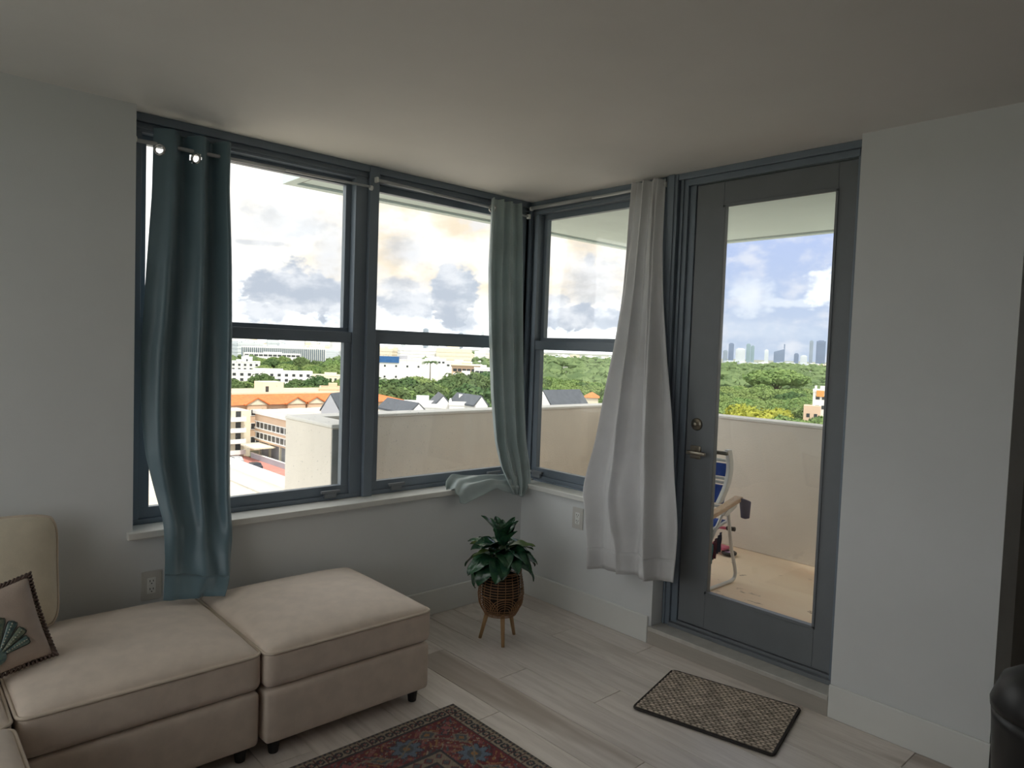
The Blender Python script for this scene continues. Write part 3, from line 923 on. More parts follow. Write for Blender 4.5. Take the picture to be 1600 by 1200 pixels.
def rug_colors(X, Y):
    # X in -RX..0 (0 = right edge), Y in -RY..0 (0 = far edge)
    ex = np.minimum(-X, X + RX); ey = np.minimum(-Y, Y + RY); d = np.minimum(ex, ey)
    along = np.where(ex < ey, Y, X)
    red = np.array((.200, .022, .030)); dred = np.array((.11, .014, .022)); cream_ = np.array((.42, .34, .25)); ink = np.array((.03, .035, .045))
    blue_ = np.array((.15, .21, .29)); slate = np.array((.09, .11, .13)); gold = np.array((.40, .20, .07)); rose = np.array((.34, .10, .10))
    C = np.broadcast_to(red, X.shape + (3,)).copy()

    def put(mask, col): C[mask] = col
    n1 = np.sin(X * 61 + 3 * np.sin(Y * 23)) * np.sin(Y * 57 + 2 * np.sin(X * 31)); put(n1 > .45, dred); put(n1 < -.62, rose)
    n2 = np.sin(X * 97 + 5 * np.sin(Y * 41)) * np.sin(Y * 89 + 4 * np.sin(X * 37)); put(n2 > .72, gold); put(n2 < -.74, slate); 
    n3 = np.sin(X * 131 + 4 * np.sin(Y * 67 + 1)) * np.sin(Y * 119 + 3 * np.sin(X * 71)); put(n3 > .80, cream_)
    # inner cream guard band with steps
    g = (d > .255) & (d < .305); put(g, cream_ * .8); st = (np.abs(((along / .05) % 1) - .5) + np.abs((d - .28) / .05)); put(g & (st < .30), slate); put(g & (st > .30) & (st < .42), red)
    put((np.abs(d - .25) < .006) | (np.abs(d - .31) < .006), ink)
    # main border rosettes
    per = .23
    u = ((along / per) % 1 - .5) * per; v = d - .165
    # distort for a flower shape
    r = np.hypot(u, v); th = np.arctan2(v, u)
    fl = .045 * (1 + .22 * np.cos(8 * th)); m_ = (d > .085) & (d < .25)
    cell = np.floor(along / per).astype(int)
    put(m_ & (r < fl * 1.25), ink * 1.4); put(m_ & (r < fl * 1.12) & (cell % 2 == 0), blue_); put(m_ & (r < fl * 1.12) & (cell % 2 != 0), rose * 1.1)
    put(m_ & (r < .028) & (cell % 2 == 0), slate); put(m_ & (r < .026) & (cell % 2 != 0), slate); put(m_ & (r < .014), np.where(True, gold, gold))
    u2 = ((along / per + .5) % 1 - .5) * per; r2 = np.abs(u2) * .8 + np.abs(v + .03 * np.sin(along * 20)); put(m_ & (r2 < .036), cream_ * .75); put(m_ & (r2 < .026), slate); put(m_ & (r2 < .012), gold)
    put(m_ & (np.abs(v - .03 * np.sin(along * 2 * np.pi / per)) < .004), cream_ * .7)
    # outer cream band with small hooked motifs
    g = (d > .018) & (d < .07); put(g, cream_)
    q = (along / .036) % 1; ring_ = np.hypot((q - .5) * .036, d - .044); put(g & (np.abs(ring_ - .012) < .0045), ink); put(g & (np.abs(q) < .12), dred); put(g & (ring_ < .005), rose)
    put((np.abs(d - .073) < .004), ink); put((np.abs(d - .080) < .004), red)
    k = ((along / .02) % 1); put((d < .018), ink); put((d < .018) & (k > .5), cream_ * .55)
    # field medallions
    uu = (X % .30) - .15; vv = (Y % .30) - .15; rm = np.abs(uu) + np.abs(vv); fld = d > .315
    put(fld & (rm < .11), slate); put(fld & (rm < .095), cream_ * .8); put(fld & (rm < .07), blue_); put(fld & (rm < .04), gold); put(fld & (rm < .02), red)
    C *= (.66 + .24 * rng.random(X.shape))[..., None]
    wear = .5 + .5 * np.sin(X * 9 + 2 * np.sin(Y * 7)); C = C * (1 - .12 * wear[..., None]) + .12 * wear[..., None] * np.array((.2, .15, .14))
    return C


rug = thing('rug', 'red oriental patterned rug with cream border, on the floor before the ottoman', 'rug', (-1.302, -1.004, 0))
rz = lambda X, Y: .006 + .0012 * rng.random(X.shape) - .004 * (np.minimum(np.minimum(-X, X + RX), np.minimum(-Y, Y + RY)) < .003)
color_grid('woven_pile', -RX, 0, -RY, 0, 300, 440, rug_colors, rz, attr_mat('rug_wool', .95, .3, 500, .2), rug)
B(-RX, 0, -RY, 0, .0005, .0035).build('backing', pmat('rug_backing', (.08, .06, .05), .9, .2, 30), rug)

# ------------------------------------------------------------------ door mat
mat_t = thing('door_mat', 'brown braided door mat with dark bound edge, on the floor before the door', 'mat', (-.4435, -1.7385, 0), (0, 0, math.atan2(-.561, .132)))
MX, MY = .578, .447


def weave(X, Y):
    p = X / .027; q = Y / .0165
    row_ = np.floor(q).astype(int); ph = (p + .5 * (row_ % 2)) % 1; qq = q % 1
    # slanted knots, direction flips per row
    sl_ = np.where(row_ % 2 == 0, ph - .3 * (qq - .5), ph + .3 * (qq - .5)) % 1
    return np.sqrt(np.clip(1 - (2 * sl_ - 1) ** 2, 0, 1)) * np.sqrt(np.clip(1 - (2 * qq - 1) ** 2, 0, 1))


def mat_cols(X, Y):
    h_ = weave(X, Y); n = rng.random(X.shape)
    a = np.array((.12, .095, .077)); b_ = np.array((.62, .53, .44))
    C = a * .6 + (b_ - a * .6) * np.clip(h_ * 1.3 - .25, 0, 1)[..., None]
    cell = np.sin(np.floor(X / .027) * 12.99 + np.floor(Y / .0165) * 78.2) * 43758.5; cell = cell - np.floor(cell)
    return C * (.62 + .62 * cell + .2 * n)[..., None]


color_grid('braided_pile', -MX / 2 + .006, MX / 2 - .006, -MY / 2 + .006, MY / 2 - .006, 230, 180, mat_cols, lambda X, Y: .0085 + .0055 * weave(X, Y), attr_mat('mat_jute', .95, .3, 600), mat_t)
B(-MX / 2 + .004, MX / 2 - .004, -MY / 2 + .004, MY / 2 - .004, .0005, .0085).build('rubber_backing', M_BLACK, mat_t)
rr = .02; ring = []
for (cx, cy, a0) in ((MX / 2 - rr, MY / 2 - rr, 0), (-MX / 2 + rr, MY / 2 - rr, 90), (-MX / 2 + rr, -MY / 2 + rr, 180), (MX / 2 - rr, -MY / 2 + rr, 270)):
    for k in range(5):
        a = math.radians(a0 + k * 22.5); ring.append((cx + rr * math.cos(a), cy + rr * math.sin(a), .0065))
MB().tube(ring, .0058, 8, closed=True).build('bound_edge', pmat('mat_binding', (.035, .028, .026), .8, .2, 40), mat_t, smooth=True)

# ------------------------------------------------------------------ potted plant
PX, PY = -.702, -.616
pt = thing('potted_plant', 'dark green leafy plant in a rattan basket pot on three wooden legs, in the corner', 'potted plant', (PX, PY, 0))


def pot_r(z):
    return float(np.interp(z, [.14, .165, .20, .25, .30, .34, .37], [.082, .096, .112, .119, .114, .106, .101]))


bk = MB()
ringz = [(.142, 1), (.150, 1), (.158, 1), (.166, 1), (.178, 1)] + [(.252 + .0135 * i, 1) for i in range(9)]
for z, _ in ringz:
    bk.tube([(pot_r(z) * math.cos(2 * PI * k / 36), pot_r(z) * math.sin(2 * PI * k / 36), z) for k in range(36)], .0022, 5, closed=True)
pot = bk.build('woven_rings', M_RATTAN, pt, smooth=True)
bk = MB()
for k in range(18):
    a = 2 * PI * k / 18
    bk.tube([(pot_r(z) * .985 * math.cos(a), pot_r(z) * .985 * math.sin(a), z) for z in np.linspace(.14, .37, 9)], .0018, 5)
bk.build('woven_uprights', M_RATTAN, pt, smooth=True)
bk = MB()
for k in range(6):
    a0 = 2 * PI * k / 6
    for rad in (.030, .042, .054, .066, .078):
        P = []
        for j in range(15):
            q = PI * j / 14
            z = .172 + rad * math.sin(q); s_a = rad * math.cos(q) / .112
            P.append((pot_r(z) * 1.012 * math.cos(a0 + s_a), pot_r(z) * 1.012 * math.sin(a0 + s_a), z))
        bk.tube(P, .0020, 5)
bk.build('woven_arches', M_RATTAN, pt, smooth=True)
bk = MB()
for z, r_ in ((.370, .0045),):
    bk.tube([(pot_r(z) * math.cos(2 * PI * k / 36), pot_r(z) * math.sin(2 * PI * k / 36), z) for k in range(36)], r_, 6, closed=True)
bk.build('rim', M_RATTAN, pt, smooth=True)
MB().lathe([(.070, .146), (.092, .18), (.100, .25), (.096, .33), (.090, .335), (.088, .31), (.001, .31)], 24).build('inner_pot', M_SOIL, pt, smooth=True)
for a in (134, 239, 359):
    q = math.radians(a); dx, dy = math.cos(q), math.sin(q)
    MB().tube([(dx * .062, dy * .062, .165), (dx * .102, dy * .102, 0.0)], [.0125, .0085], 12).build('leg', M_WOODLEG, pt, smooth=True)
random.seed(21)
viewa = math.atan2(CAM.y - PY, CAM.x - PX)


def leaf_mesh(L_, Wd, droop, fold_, mat):
    b = MB()
    def fn(u, v):
        a = 2 * u - 1
        wd = Wd * (math.sin(PI * min(1, v ** .72)) ** .8 if 0 < v < 1 else 0) * (1 - .15 * v)
        ang_ = droop * v
        # bend the midrib downwards along an arc
        if abs(droop) > 1e-3:
            xx = L_ * math.sin(ang_) / droop; zz = -L_ * (1 - math.cos(ang_)) / droop
        else: xx, zz = L_ * v, 0
        zoff = fold_ * abs(a) * wd + .004 * math.sin(12 * v + 3 * a) * abs(a)
        return (xx + zoff * math.sin(ang_), a * wd, zz + zoff * math.cos(ang_))
    b.grid(fn, 8, 14)
    return b.mesh('leaf', mat, True)


leafs = [leaf_mesh(.17, .055, 1.3, .25, M_LEAF), leaf_mesh(.155, .052, .8, .3, M_LEAF), leaf_mesh(.17, .060, 1.8, .2, M_LEAF), leaf_mesh(.14, .042, .25, .5, M_LEAF), leaf_mesh(.14, .040, .5, .3, M_LEAFY)]
spec_l = []
for k in range(18):                                   # outer skirt
    spec_l.append((2 * PI * k / 18 + random.uniform(-.15, .15), .055, random.uniform(.40, .455), random.uniform(-.10, .30), random.choice([0, 0, 2])))
for k in range(15):                                   # middle
    spec_l.append((2 * PI * k / 15 + random.uniform(-.2, .2), .03, random.uniform(.45, .50), random.uniform(.25, .6), random.choice([0, 1, 1])))
for k in range(9):                                    # upright crown
    spec_l.append((2 * PI * k / 9 + random.uniform(-.3, .3), .016, random.uniform(.49, .54), random.uniform(.9, 1.3), 3))
spec_l += [(viewa + 1.35, .035, .49, .35, 4), (viewa - 1.2, .035, .49, .40, 4), (viewa + 1.9, .035, .485, .2, 4), (viewa - 1.0, .04, .47, .15, 4), (viewa - 1.5, .07, .44, -.15, 2), (viewa - 1.25, .085, .40, -.3, 2)]
for (a, rad, z, pit, kind) in spec_l:
    dx, dy = math.cos(a), math.sin(a)
    o = obj_from(leafs[kind], 'leaf', pt, (dx * rad, dy * rad, z), (random.uniform(-.35, .35), -pit, a), (random.uniform(.85, 1.05),) * 3)
    MB().tube([(dx * .02, dy * .02, .312), (dx * rad * .8, dy * rad * .8, (z + .312) / 2), (dx * rad, dy * rad, z)], .0028, 5).build('stalk', M_STEM, pt, smooth=True)


# ------------------------------------------------------------------ power outlets
def outlet(label, loc, rz):
    t = thing('power_outlet', label, 'outlet', loc, (0, 0, rz), group='wall outlets')
    b = MB(); b.rbox(-.041, .041, -.006, 0, -.062, .062, .003, sub=4); b.build('cover_plate', M_PLATE, t, bevel=.001)
    b = MB(); b.rbox(-.017, .017, -.008, -.004, -.034, .034, .0018, sub=4); face = b.build('receptacle', M_TRIM, t)
    for zz in (.017, -.017):
        for xx, hh in ((-.0065, .0045), (.0065, .0038)):
            B(xx - .0013, xx + .0013, -.0088, -.0078, zz + .003 - hh, zz + .003 + hh).build('slot', M_SLOT, face)
        b = MB(); b.tube([(0, -.0078, zz - .008), (0, -.0088, zz - .008)], .0026, 8); b.build('ground_hole', M_SLOT, face)
    return t


outlet('pale wall outlet under the corner window, left of the light grey curtain', (-dB, -.602, .554), -PI / 2)
outlet('pale wall outlet above the sofa, left of the teal curtain', (-2.247, -dA, .462), 0)

# unidentified black rounded shape at the right edge, built as a domed bin
bn = thing('black_rounded_object', 'unidentified black rounded object at the right edge, built as a bin', 'bin', (-.50, -2.875, 0))
MB().lathe([(.115, 0), (.125, .01), (.145, .42), (.148, .46)], 28).build('rounded_body', M_BLACK, bn, smooth=True)
MB().lathe([(.150, .46), (.152, .485), (.125, .56), (.07, .60), (.001, .612)], 28).build('dome_top', M_BLACK, bn, smooth=True)
# ------------------------------------------------------------------ things on the balcony
M_WHITEP = pmat('white_plastic', (.72, .72, .70), .45, .08, 20)
M_ALU = pmat('white_painted_tube', (.66, .66, .66), .35, .05, 20, metal=.2)
M_BLUEF = pmat('blue_canvas', (.012, .055, .30), .8, .15, 30, bump=.2, bscale=300)
M_ARM = pmat('light_arm_wood', (.60, .42, .28), .5, .2, 30, stretch=(.3, 4, 4))
M_PURP = pmat('purple_neoprene', (.055, .05, .12), .7, .2, 25)
ch = thing('beach_chair', 'folding beach chair with blue canvas and wooden arms on the balcony', 'folding chair', (0, 0, BZ))
ch_z = -BZ


def yz(P, y): return [(a, y, b + ch_z) for a, b in P]


def smooth_path(P, n=6):
    P = [Vector(p) for p in P]; out = []
    for i in range(len(P) - 1):
        p0, p1, p2, p3 = P[max(i - 1, 0)], P[i], P[i + 1], P[min(i + 2, len(P) - 1)]
        for k in range(n):
            t = k / n
            out.append(.5 * ((2 * p1) + (p2 - p0) * t + (2 * p0 - 5 * p1 + 4 * p2 - p3) * t * t + (3 * p1 - p0 - 3 * p2 + p3) * t ** 3))
    out.append(P[-1]); return out


for y in (-.92, -.36):
    MB().tube(smooth_path(yz([(.975, .515), (1.035, .27), (1.095, .12), (1.10, .072), (1.07, .046), (.98, .042), (.60, .042), (.46, .042)], y)), .0115, 8).build('sled_leg', M_ALU, ch, smooth=True)
    MB().tube(smooth_path(yz([(.945, .505), (.765, .286), (.60, .085), (.52, .060)], y + .018)), .0105, 8).build('front_leg', M_ALU, ch, smooth=True)
    b = MB(); b.prism([(.52, .470), (.56, .490), (.90, .555), (1.09, .602), (1.115, .595), (1.105, .570), (.92, .530), (.60, .462), (.55, .452)], 1, y - .026, y + .026)
    for i in range(len(b.v)): b.v[i] = (b.v[i][0], b.v[i][1], b.v[i][2] + ch_z)
    b.build('armrest', M_ARM, ch, bevel=.006)
    b = MB(); b.prism([(.90, .500), (.945, .53), (1.06, .560), (1.055, .535), (.96, .495), (.93, .49)], 1, y - .016, y + .016)
    for i in range(len(b.v)): b.v[i] = (b.v[i][0], b.v[i][1], b.v[i][2] + ch_z)
    b.build('arm_bracket', M_WHITEP, ch, bevel=.003)
    yy = y + (.06 if y < -.6 else -.06)
    prof = smooth_path([(.955, 0, .56), (1.035, 0, .66), (1.068, 0, .76), (1.060, 0, .84), (1.035, 0, .905)], 5)
    b = MB(); n_ = len(prof)
    poly = [(p.x + .030, p.z) for p in prof] + [(p.x - .022, p.z) for p in prof[::-1]]
    b.prism(poly, 1, yy - .014, yy + .014)
    for i in range(len(b.v)): b.v[i] = (b.v[i][0], b.v[i][1], b.v[i][2] + ch_z)
    b.build('back_rail', M_WHITEP, ch, bevel=.005)


def canvas(P, y0, y1, name):
    P = smooth_path([(a, 0, b) for a, b in P], 5); n = len(P) - 1
    return MB().grid(lambda u, v: (P[int(round(v * n))].x - .012 * math.sin(PI * u), y0 + (y1 - y0) * u, P[int(round(v * n))].z + ch_z), 8, n).build(name, M_BLUEF, ch, smooth=True, solid=.004)


canvas([(1.09, .715), (1.10, .76), (1.105, .80)], -.83, -.45, 'canvas_back_upper')
canvas([(1.065, .535), (1.085, .60), (1.09, .655)], -.83, -.45, 'canvas_back_lower')
canvas([(1.03, .44), (.80, .36), (.56, .40), (.48, .42)], -.88, -.40, 'canvas_seat')
for z, xx in ((.700, 1.092), (.672, 1.092), (.515, 1.06), (.82, 1.10)):
    MB().tube([(xx, -.85, z + ch_z), (xx, -.43, z + ch_z)], .010, 8).build('cross_bar', M_WHITEP, ch, smooth=True)
b = MB().tube(smooth_path(yz([(1.03, .44), (.75, .40), (.48, .42)], -.89)), .010, 8).build('seat_rail', M_ALU, ch, smooth=True)
b = MB().tube(smooth_path(yz([(1.03, .44), (.75, .40), (.48, .42)], -.39)), .010, 8).build('seat_rail', M_ALU, ch, smooth=True)
# drink pouch hung on the arm
pc = MB()
pc.grid(lambda u, v: (1.125 + .045 * (1 - .35 * v) * math.cos(2 * PI * u) * (1 if v < .98 else .02) + .012 * v, -.952 + .034 * (1 - .3 * v) * math.sin(2 * PI * u) * (1 if v < .98 else .02), .575 - .125 * v - .018 * math.cos(2 * PI * u) * (1 - v)), 20, 14)
pouch = pc.build('drink_pouch', M_PURP, None, smooth=True, solid=.003)
tag(pouch, 'small purple drink pouch hanging from the beach chair arm', 'pouch')
# beach towel over the front leg
M_TOWN = pmat('navy_towel', (.018, .020, .055), .9, .2, 40, bump=.4, bscale=400)
M_TOWR = pmat('maroon_towel', (.11, .012, .03), .9, .2, 40, bump=.4, bscale=400)
M_TOWT = pmat('teal_towel', (.06, .24, .27), .9, .2, 40, bump=.4, bscale=400)
tw = thing('beach_towel', 'dark striped towel hanging on the leg of the beach chair', 'towel')
for (s0, s1, mt, nm) in ((0, .42, M_TOWN, 'navy_stripe'), (.42, .74, M_TOWR, 'maroon_stripe'), (.74, 1, M_TOWT, 'teal_stripe')):
    MB().grid(lambda u, v: (.872 - .135 * (s0 + (s1 - s0) * u) - .02 * v, -.945 + .010 * math.sin(14 * u + 3 * v), .40 - .05 * (s0 + (s1 - s0) * u) * 1.6 - (.12 - .02 * u) * v), 8, 10).build(nm, mt, tw, smooth=True, solid=.006)
# child's scooter lying behind the chair
M_PINK = pmat('pink_enamel', (.62, .12, .22), .35, .1, 15)
M_LILAC = pmat('lilac_enamel', (.42, .30, .55), .35, .1, 15)
scn = thing('kick_scooter', 'pink child scooter with black grips on the balcony behind the beach chair', 'scooter', (1.62, -.345, BZ))
MB().tube([(0, -.20, .20), (0, .18, .17)], .011, 10).build('handlebar', M_PINK, scn, smooth=True)
for a, c_ in ((-.20, .2016), (.18, .170)):
    s = -1 if a < 0 else 1
    MB().tube([(0, a, c_), (0, a + s * .03, c_ - s * .0023), (0, a + s * .062, c_ - s * .0048)], [.017, .0155, .0175], 10).build('grip', M_BLACK, scn, smooth=True)
MB().tube([(0, -.01, .186), (-.05, .0, .12), (-.36, .05, .055)], .013, 10).build('stem', M_LILAC, scn, smooth=True)
b = MB(); b.rbox(-.05, .05, -.21, .26, .035, .060, .012, sub=8); b.build('deck', M_PINK, scn, smooth=True)
for a in (-.225, .30):
    wv = MB(); wv.tube([(.012 * 0 + .045 * math.cos(2 * PI * k / 20), a + .045 * math.sin(2 * PI * k / 20), .020) for k in range(20)], .0125, 8, closed=True)
    wv = wv.build('wheel', M_BLACK, scn, smooth=True); MB().lathe([(.034, .014), (.034, .028)], 14, (0, a, 0)).build('hub', M_LILAC, wv, smooth=False)

# ------------------------------------------------------------------ the city below
M_GROUND = pmat('city_ground', (.16, .19, .12), .95, .0, .01, col2=(.30, .30, .28))
g = MB(); g.add([(-9000, -3000, GZ), (16000, -3000, GZ), (16000, 16000, GZ), (-9000, 16000, GZ)], [(0, 1, 2, 3)])
g.build('ground', M_GROUND, kind='structure')
M_BW = pmat('white_render', (.80, .79, .77), .85, .05, .2)
M_BC = pmat('cream_render', (.76, .68, .54), .85, .05, .2)
M_BP = pmat('peach_render', (.70, .50, .36), .85, .06, .2)
M_BG = pmat('grey_render', (.42, .42, .46), .85, .06, .2)
M_TILE = pmat('orange_roof_tile', (.72, .20, .06), .8, .25, 1.2, bump=.3, bscale=4)
M_SLATE = pmat('slate_roof', (.085, .095, .115), .7, .2, 1.5)
M_PANE = pmat('dark_window', (.05, .055, .06), .25, .2, .5)
M_ROOFF = pmat('flat_roof_gravel', (.62, .56, .48), .95, .15, .3)
M_ASPH = pmat('street_asphalt', (.40, .38, .42), .9, .1, .3)
M_PAVE = pmat('red_paving', (.55, .24, .20), .9, .15, .6)
M_TARP = pmat('blue_tarp', (.02, .12, .33), .6, .2, .4)
wf = MB(); wf.box(-.5, .5, -.06, .02, -.5, .5); WIN_ME = wf.mesh('window', M_PANE)
wf2 = MB()
for a in ((-.58, -.48, -.58, .58), (.48, .58, -.58, .58)): wf2.box(a[0], a[1], -.10, .02, a[2], a[3])
wf2.box(-.48, .48, -.10, .02, .48, .58); wf2.box(-.48, .48, -.12, .02, -.58, -.48); wf2.box(-.03, .03, -.09, .0, -.48, .48)
FRM_ME = wf2.mesh('window_frame', M_BW)


def windows_on(root, face, a0, a1, pos, z0, z1, nx, nz, ww, wh, framed=False):
    """rows of single windows on a face; face S looks to -y (a = x), W looks to -x (a = y)"""
    for i in range(nx):
        for j in range(nz):
            a = a0 + (a1 - a0) * (i + .5) / nx; z = z0 + (z1 - z0) * (j + .5) / nz
            loc, rot = ((a, pos, z), (0, 0, 0)) if face == 'S' else ((pos, a, z), (0, 0, -PI / 2))
            o = obj_from(WIN_ME, 'window', root, loc, rot, (ww, 1, wh))
            if framed: obj_from(FRM_ME, 'window_frame', o)


def hor(px): return 547.4 + .0352 * (px - 800)


def facing(name, label, cat, pxL, pxR, ytop, depth, dep=14, mat=None, nx=0, nz=0, ww=1.2, wh=1.3, group=None, turn=0, zlo=None, roof='flat', framed=False, roofmat=None, rise=2.2):
    """a building whose front faces the flat"""
    pm = (pxL + pxR) / 2
    P = site(pm, ytop, depth); ztop = P.z
    azm = math.atan2(P.x - CAM.x, P.y - CAM.y)
    Wd = (pxR - pxL) / FPX * depth
    t = thing(name, label, cat, (P.x, P.y, GZ), (0, 0, -azm + turn), group=group)
    h = ztop - GZ
    hb = h - (rise if roof in ('gable', 'hip') else 0)
    MB().box(-Wd / 2, Wd / 2, 0, dep, 0, hb).build('walls', mat, t)
    if roof == 'flat':
        c_ = MB()
        e_ = .35
        c_.box(-Wd / 2 - .1, Wd / 2 + .1, -.1, e_, hb, hb + .7); c_.box(-Wd / 2 - .1, Wd / 2 + .1, dep - e_, dep + .1, hb, hb + .7)
        c_.box(-Wd / 2 - .1, -Wd / 2 + e_, e_, dep - e_, hb, hb + .7); c_.box(Wd / 2 - e_, Wd / 2 + .1, e_, dep - e_, hb, hb + .7)
        c_.build('roof_parapet', mat, t)
        B(-Wd / 6, Wd / 6, dep * .4, dep * .7, hb, hb + 1.8).build('roof_hut', mat, t)
    elif roof == 'gable':          # gable end looks at the viewer
        MB().prism([(-Wd / 2, hb), (Wd / 2, hb), (0, h)], 1, 0, .3).build('gable', mat, t)
        r_ = MB(); q = .35
        r_.prism([(-Wd / 2 - q, hb - .15), (0, h), (0, h + .3), (-Wd / 2 - q, hb + .15)], 1, .15, dep); r_.prism([(Wd / 2 + q, hb - .15), (Wd / 2 + q, hb + .15), (0, h + .3), (0, h)], 1, .15, dep)
        r_.build('roof', roofmat or M_SLATE, t)
    elif roof == 'hip':
        k = min(dep / 2, Wd / 2) * .9; q = .5
        r_ = MB(); r_.add([(-Wd / 2 - q, -q, hb), (Wd / 2 + q, -q, hb), (Wd / 2 + q, dep + q, hb), (-Wd / 2 - q, dep + q, hb), (-Wd / 2 + k, dep / 2, h), (Wd / 2 - k, dep / 2, h)],
                          [(0, 1, 5, 4), (1, 2, 5), (2, 3, 4, 5), (3, 0, 4), (3, 2, 1, 0)])
        r_.build('roof', roofmat or M_TILE, t)
    if nx:
        z0 = (zlo if zlo is not None else max(1.5, hb - 3.2 * nz))
        windows_on(t, 'S', -Wd / 2 + .5, Wd / 2 - .5, 0, z0, hb - .3, nx, nz, ww, wh, framed)
    return t, Wd, hb, dep


# --- the orange-roofed block and its neighbours (seen in the left window)
ob = thing('apartment_block', 'long peach apartment block with orange tiled hip roof and gables, beyond the balcony', 'building', (50, 165, GZ))
OH = 11.1
B(0, 59, 0, 14, 0, OH).build('walls', M_BP, ob)
r_ = MB(); r_.add([(-.8, -.8, OH), (59.8, -.8, OH), (59.8, 14.8, OH), (-.8, 14.8, OH), (7, 7, OH + 2.0), (52, 7, OH + 2.0)], [(0, 1, 5, 4), (1, 2, 5), (2, 3, 4, 5), (3, 0, 4), (3, 2, 1, 0)])
orf = r_.build('roof', M_TILE, ob)
for gx in (15.8, 26.0, 31.2):
    w_ = 2.6
    MB().prism([(gx - w_, OH), (gx + w_, OH), (gx, OH + 1.5)], 1, -1.2, -1.0).build('gable_face', M_BC, ob)
    q = MB(); q.prism([(gx - w_ - .4, OH - .1), (gx, OH + 1.55), (gx, OH + 1.85), (gx - w_ - .4, OH + .2)], 1, -1.5, 5); q.prism([(gx + w_ + .4, OH - .1), (gx + w_ + .4, OH + .2), (gx, OH + 1.85), (gx, OH + 1.55)], 1, -1.5, 5)
    q.build('gable_roof', M_TILE, ob)
    B(gx - w_ + .2, gx + w_ - .2, -1.0, .5, 0, OH).build('bay', M_BP, ob)
windows_on(ob, 'S', 1, 58, 0, 1, OH - .2, 16, 3, 1.7, 1.4)
windows_on(ob, 'S', 14, 17, -1.0, 1, OH - .2, 1, 3, 2.4, 1.4, True); windows_on(ob, 'S', 24.5, 27.5, -1.0, 1, OH - .2, 1, 3, 2.4, 1.4, True); windows_on(ob, 'S', 29.7, 32.7, -1.0, 1, OH - .2, 1, 3, 2.4, 1.4, True)
wb = thing('balcony_tower', 'white apartment wing with stacked balconies at the left end of the orange roofs', 'building', (52, 156, GZ))
B(0, 9.0, 0, 8.5, 0, 10.6).build('walls', M_BC, wb)
for k in range(4):
    b = MB(); z = .8 + 2.5 * k; b.box(.2, 7.4, -1.6, 0, z, z + .2); b.box(.2, 7.4, -1.6, -1.45, z + .2, z + 1.0); b.box(.2, .35, -1.45, 0, z + .2, z + 1.0); b.box(7.25, 7.4, -1.45, 0, z + .2, z + 1.0)
    b.build('balcony', M_BW, wb); obj_from(WIN_ME, 'window', wb, (3.2, 0, z + 1.35), scale=(2.6, 1, 1.7)); obj_from(WIN_ME, 'window', wb, (6.2, 0, z + 1.35), scale=(1.2, 1, 1.7))
# penthouse boxes on the flat roof behind
fr = thing('flat_roof_block', 'cream flat-roofed block with a stair house, just behind the orange roofs', 'building', (52, 184, GZ))
B(0, 62, 0, 16, 0, 12.0).build('walls', M_BP, fr)
b = MB(); b.box(-.1, 62.1, -.1, .4, 12.0, 12.7); b.box(-.1, .4, .4, 15.6, 12.0, 12.7); b.box(61.6, 62.1, .4, 15.6, 12.0, 12.7); b.box(-.1, 62.1, 15.6, 16.1, 12.0, 12.7); b.build('roof_parapet', M_BC, fr)
sh = B(24.8, 30.8, 3, 9, 12.0, 15.3).build('stair_house', M_BC, fr); obj_from(WIN_ME, 'door', fr, (26.0, 3, 13.1), scale=(.9, 1, 2.0))
for k in range(5): B(8 + 1.6 * k, 9 + 1.6 * k, 6, 7.2, 12.0, 13.3 - .2 * (k % 2)).build('roof_unit', M_BG, fr)
# garage building with two window bands, its long side turned to us
gb = thing('garage_building', 'peach three-storey building with two long window bands behind the balcony end wall', 'building', (62.5, 132, GZ))
B(0, 26, 0, 25, 3.6, 9.8).build('walls', M_BP, gb); B(1.2, 26, 1, 25, 0, 3.6).build('ground_floor', M_BG, gb)
b = MB(); b.box(-.4, 26.4, -.4, .2, 9.8, 10.6); b.box(-.4, .2, .2, 25.2, 9.8, 10.6); b.box(26, 26.4, .2, 25.2, 9.8, 10.6); b.box(-.4, 26.4, 25.2, 25.6, 9.8, 10.6); b.build('roof_parapet', M_BW, gb)
B(.2, 26, .2, 25.2, 9.8, 9.95).build('roof_deck', M_ROOFF, gb)
for z in (5.0, 7.4):
    B(-.25, 0, 0, 25, z - .95, z - .72).build('ledge', M_BW, gb); B(-.25, 0, 0, 25, z + .62, z + .78).build('ledge', M_BW, gb)
    for k in range(11):
        yk = 24.0 - 2.15 * k
        obj_from(WIN_ME, 'window', gb, (-.02, yk - .9, z - .05), (0, 0, -PI / 2), (1.65, 1, 1.25))
        B(-.14, 0, yk + .02, yk + .32, z - .7, z + .62).build('pier', M_BW, gb)
for k in range(5): B(.2, .6, 1 + 5.4 * k, 1.4 + 5.4 * k, 0, 3.6).build('column', M_BC, gb)
B(-4.5, .2, 14, 22, 3.0, 3.3).build('entrance_canopy', M_BC, gb)
# street strip with kerbs, cars and a clipped tree
B(44, 56.5, 40, 700, GZ, GZ + .05).build('street', M_ASPH, kind='structure')
B(56.5, 60.0, 40, 160, GZ, GZ + .16).build('pavement', M_PAVE, kind='structure')
lw = thing('garden_wall', 'low lilac-grey wall along the red pavement below', 'wall', (60.0, 132, GZ)); B(0, .35, 0, 21, 0, 1.3).build('wall_body', M_BG, lw); B(-.06, .41, 0, 21, 1.3, 1.42).build('wall_cap', M_BW, lw)
M_CAR1 = pmat('dark_car_paint', (.03, .035, .045), .3, .1, 2); M_CAR2 = pmat('silver_car_paint', (.45, .46, .48), .3, .1, 2)


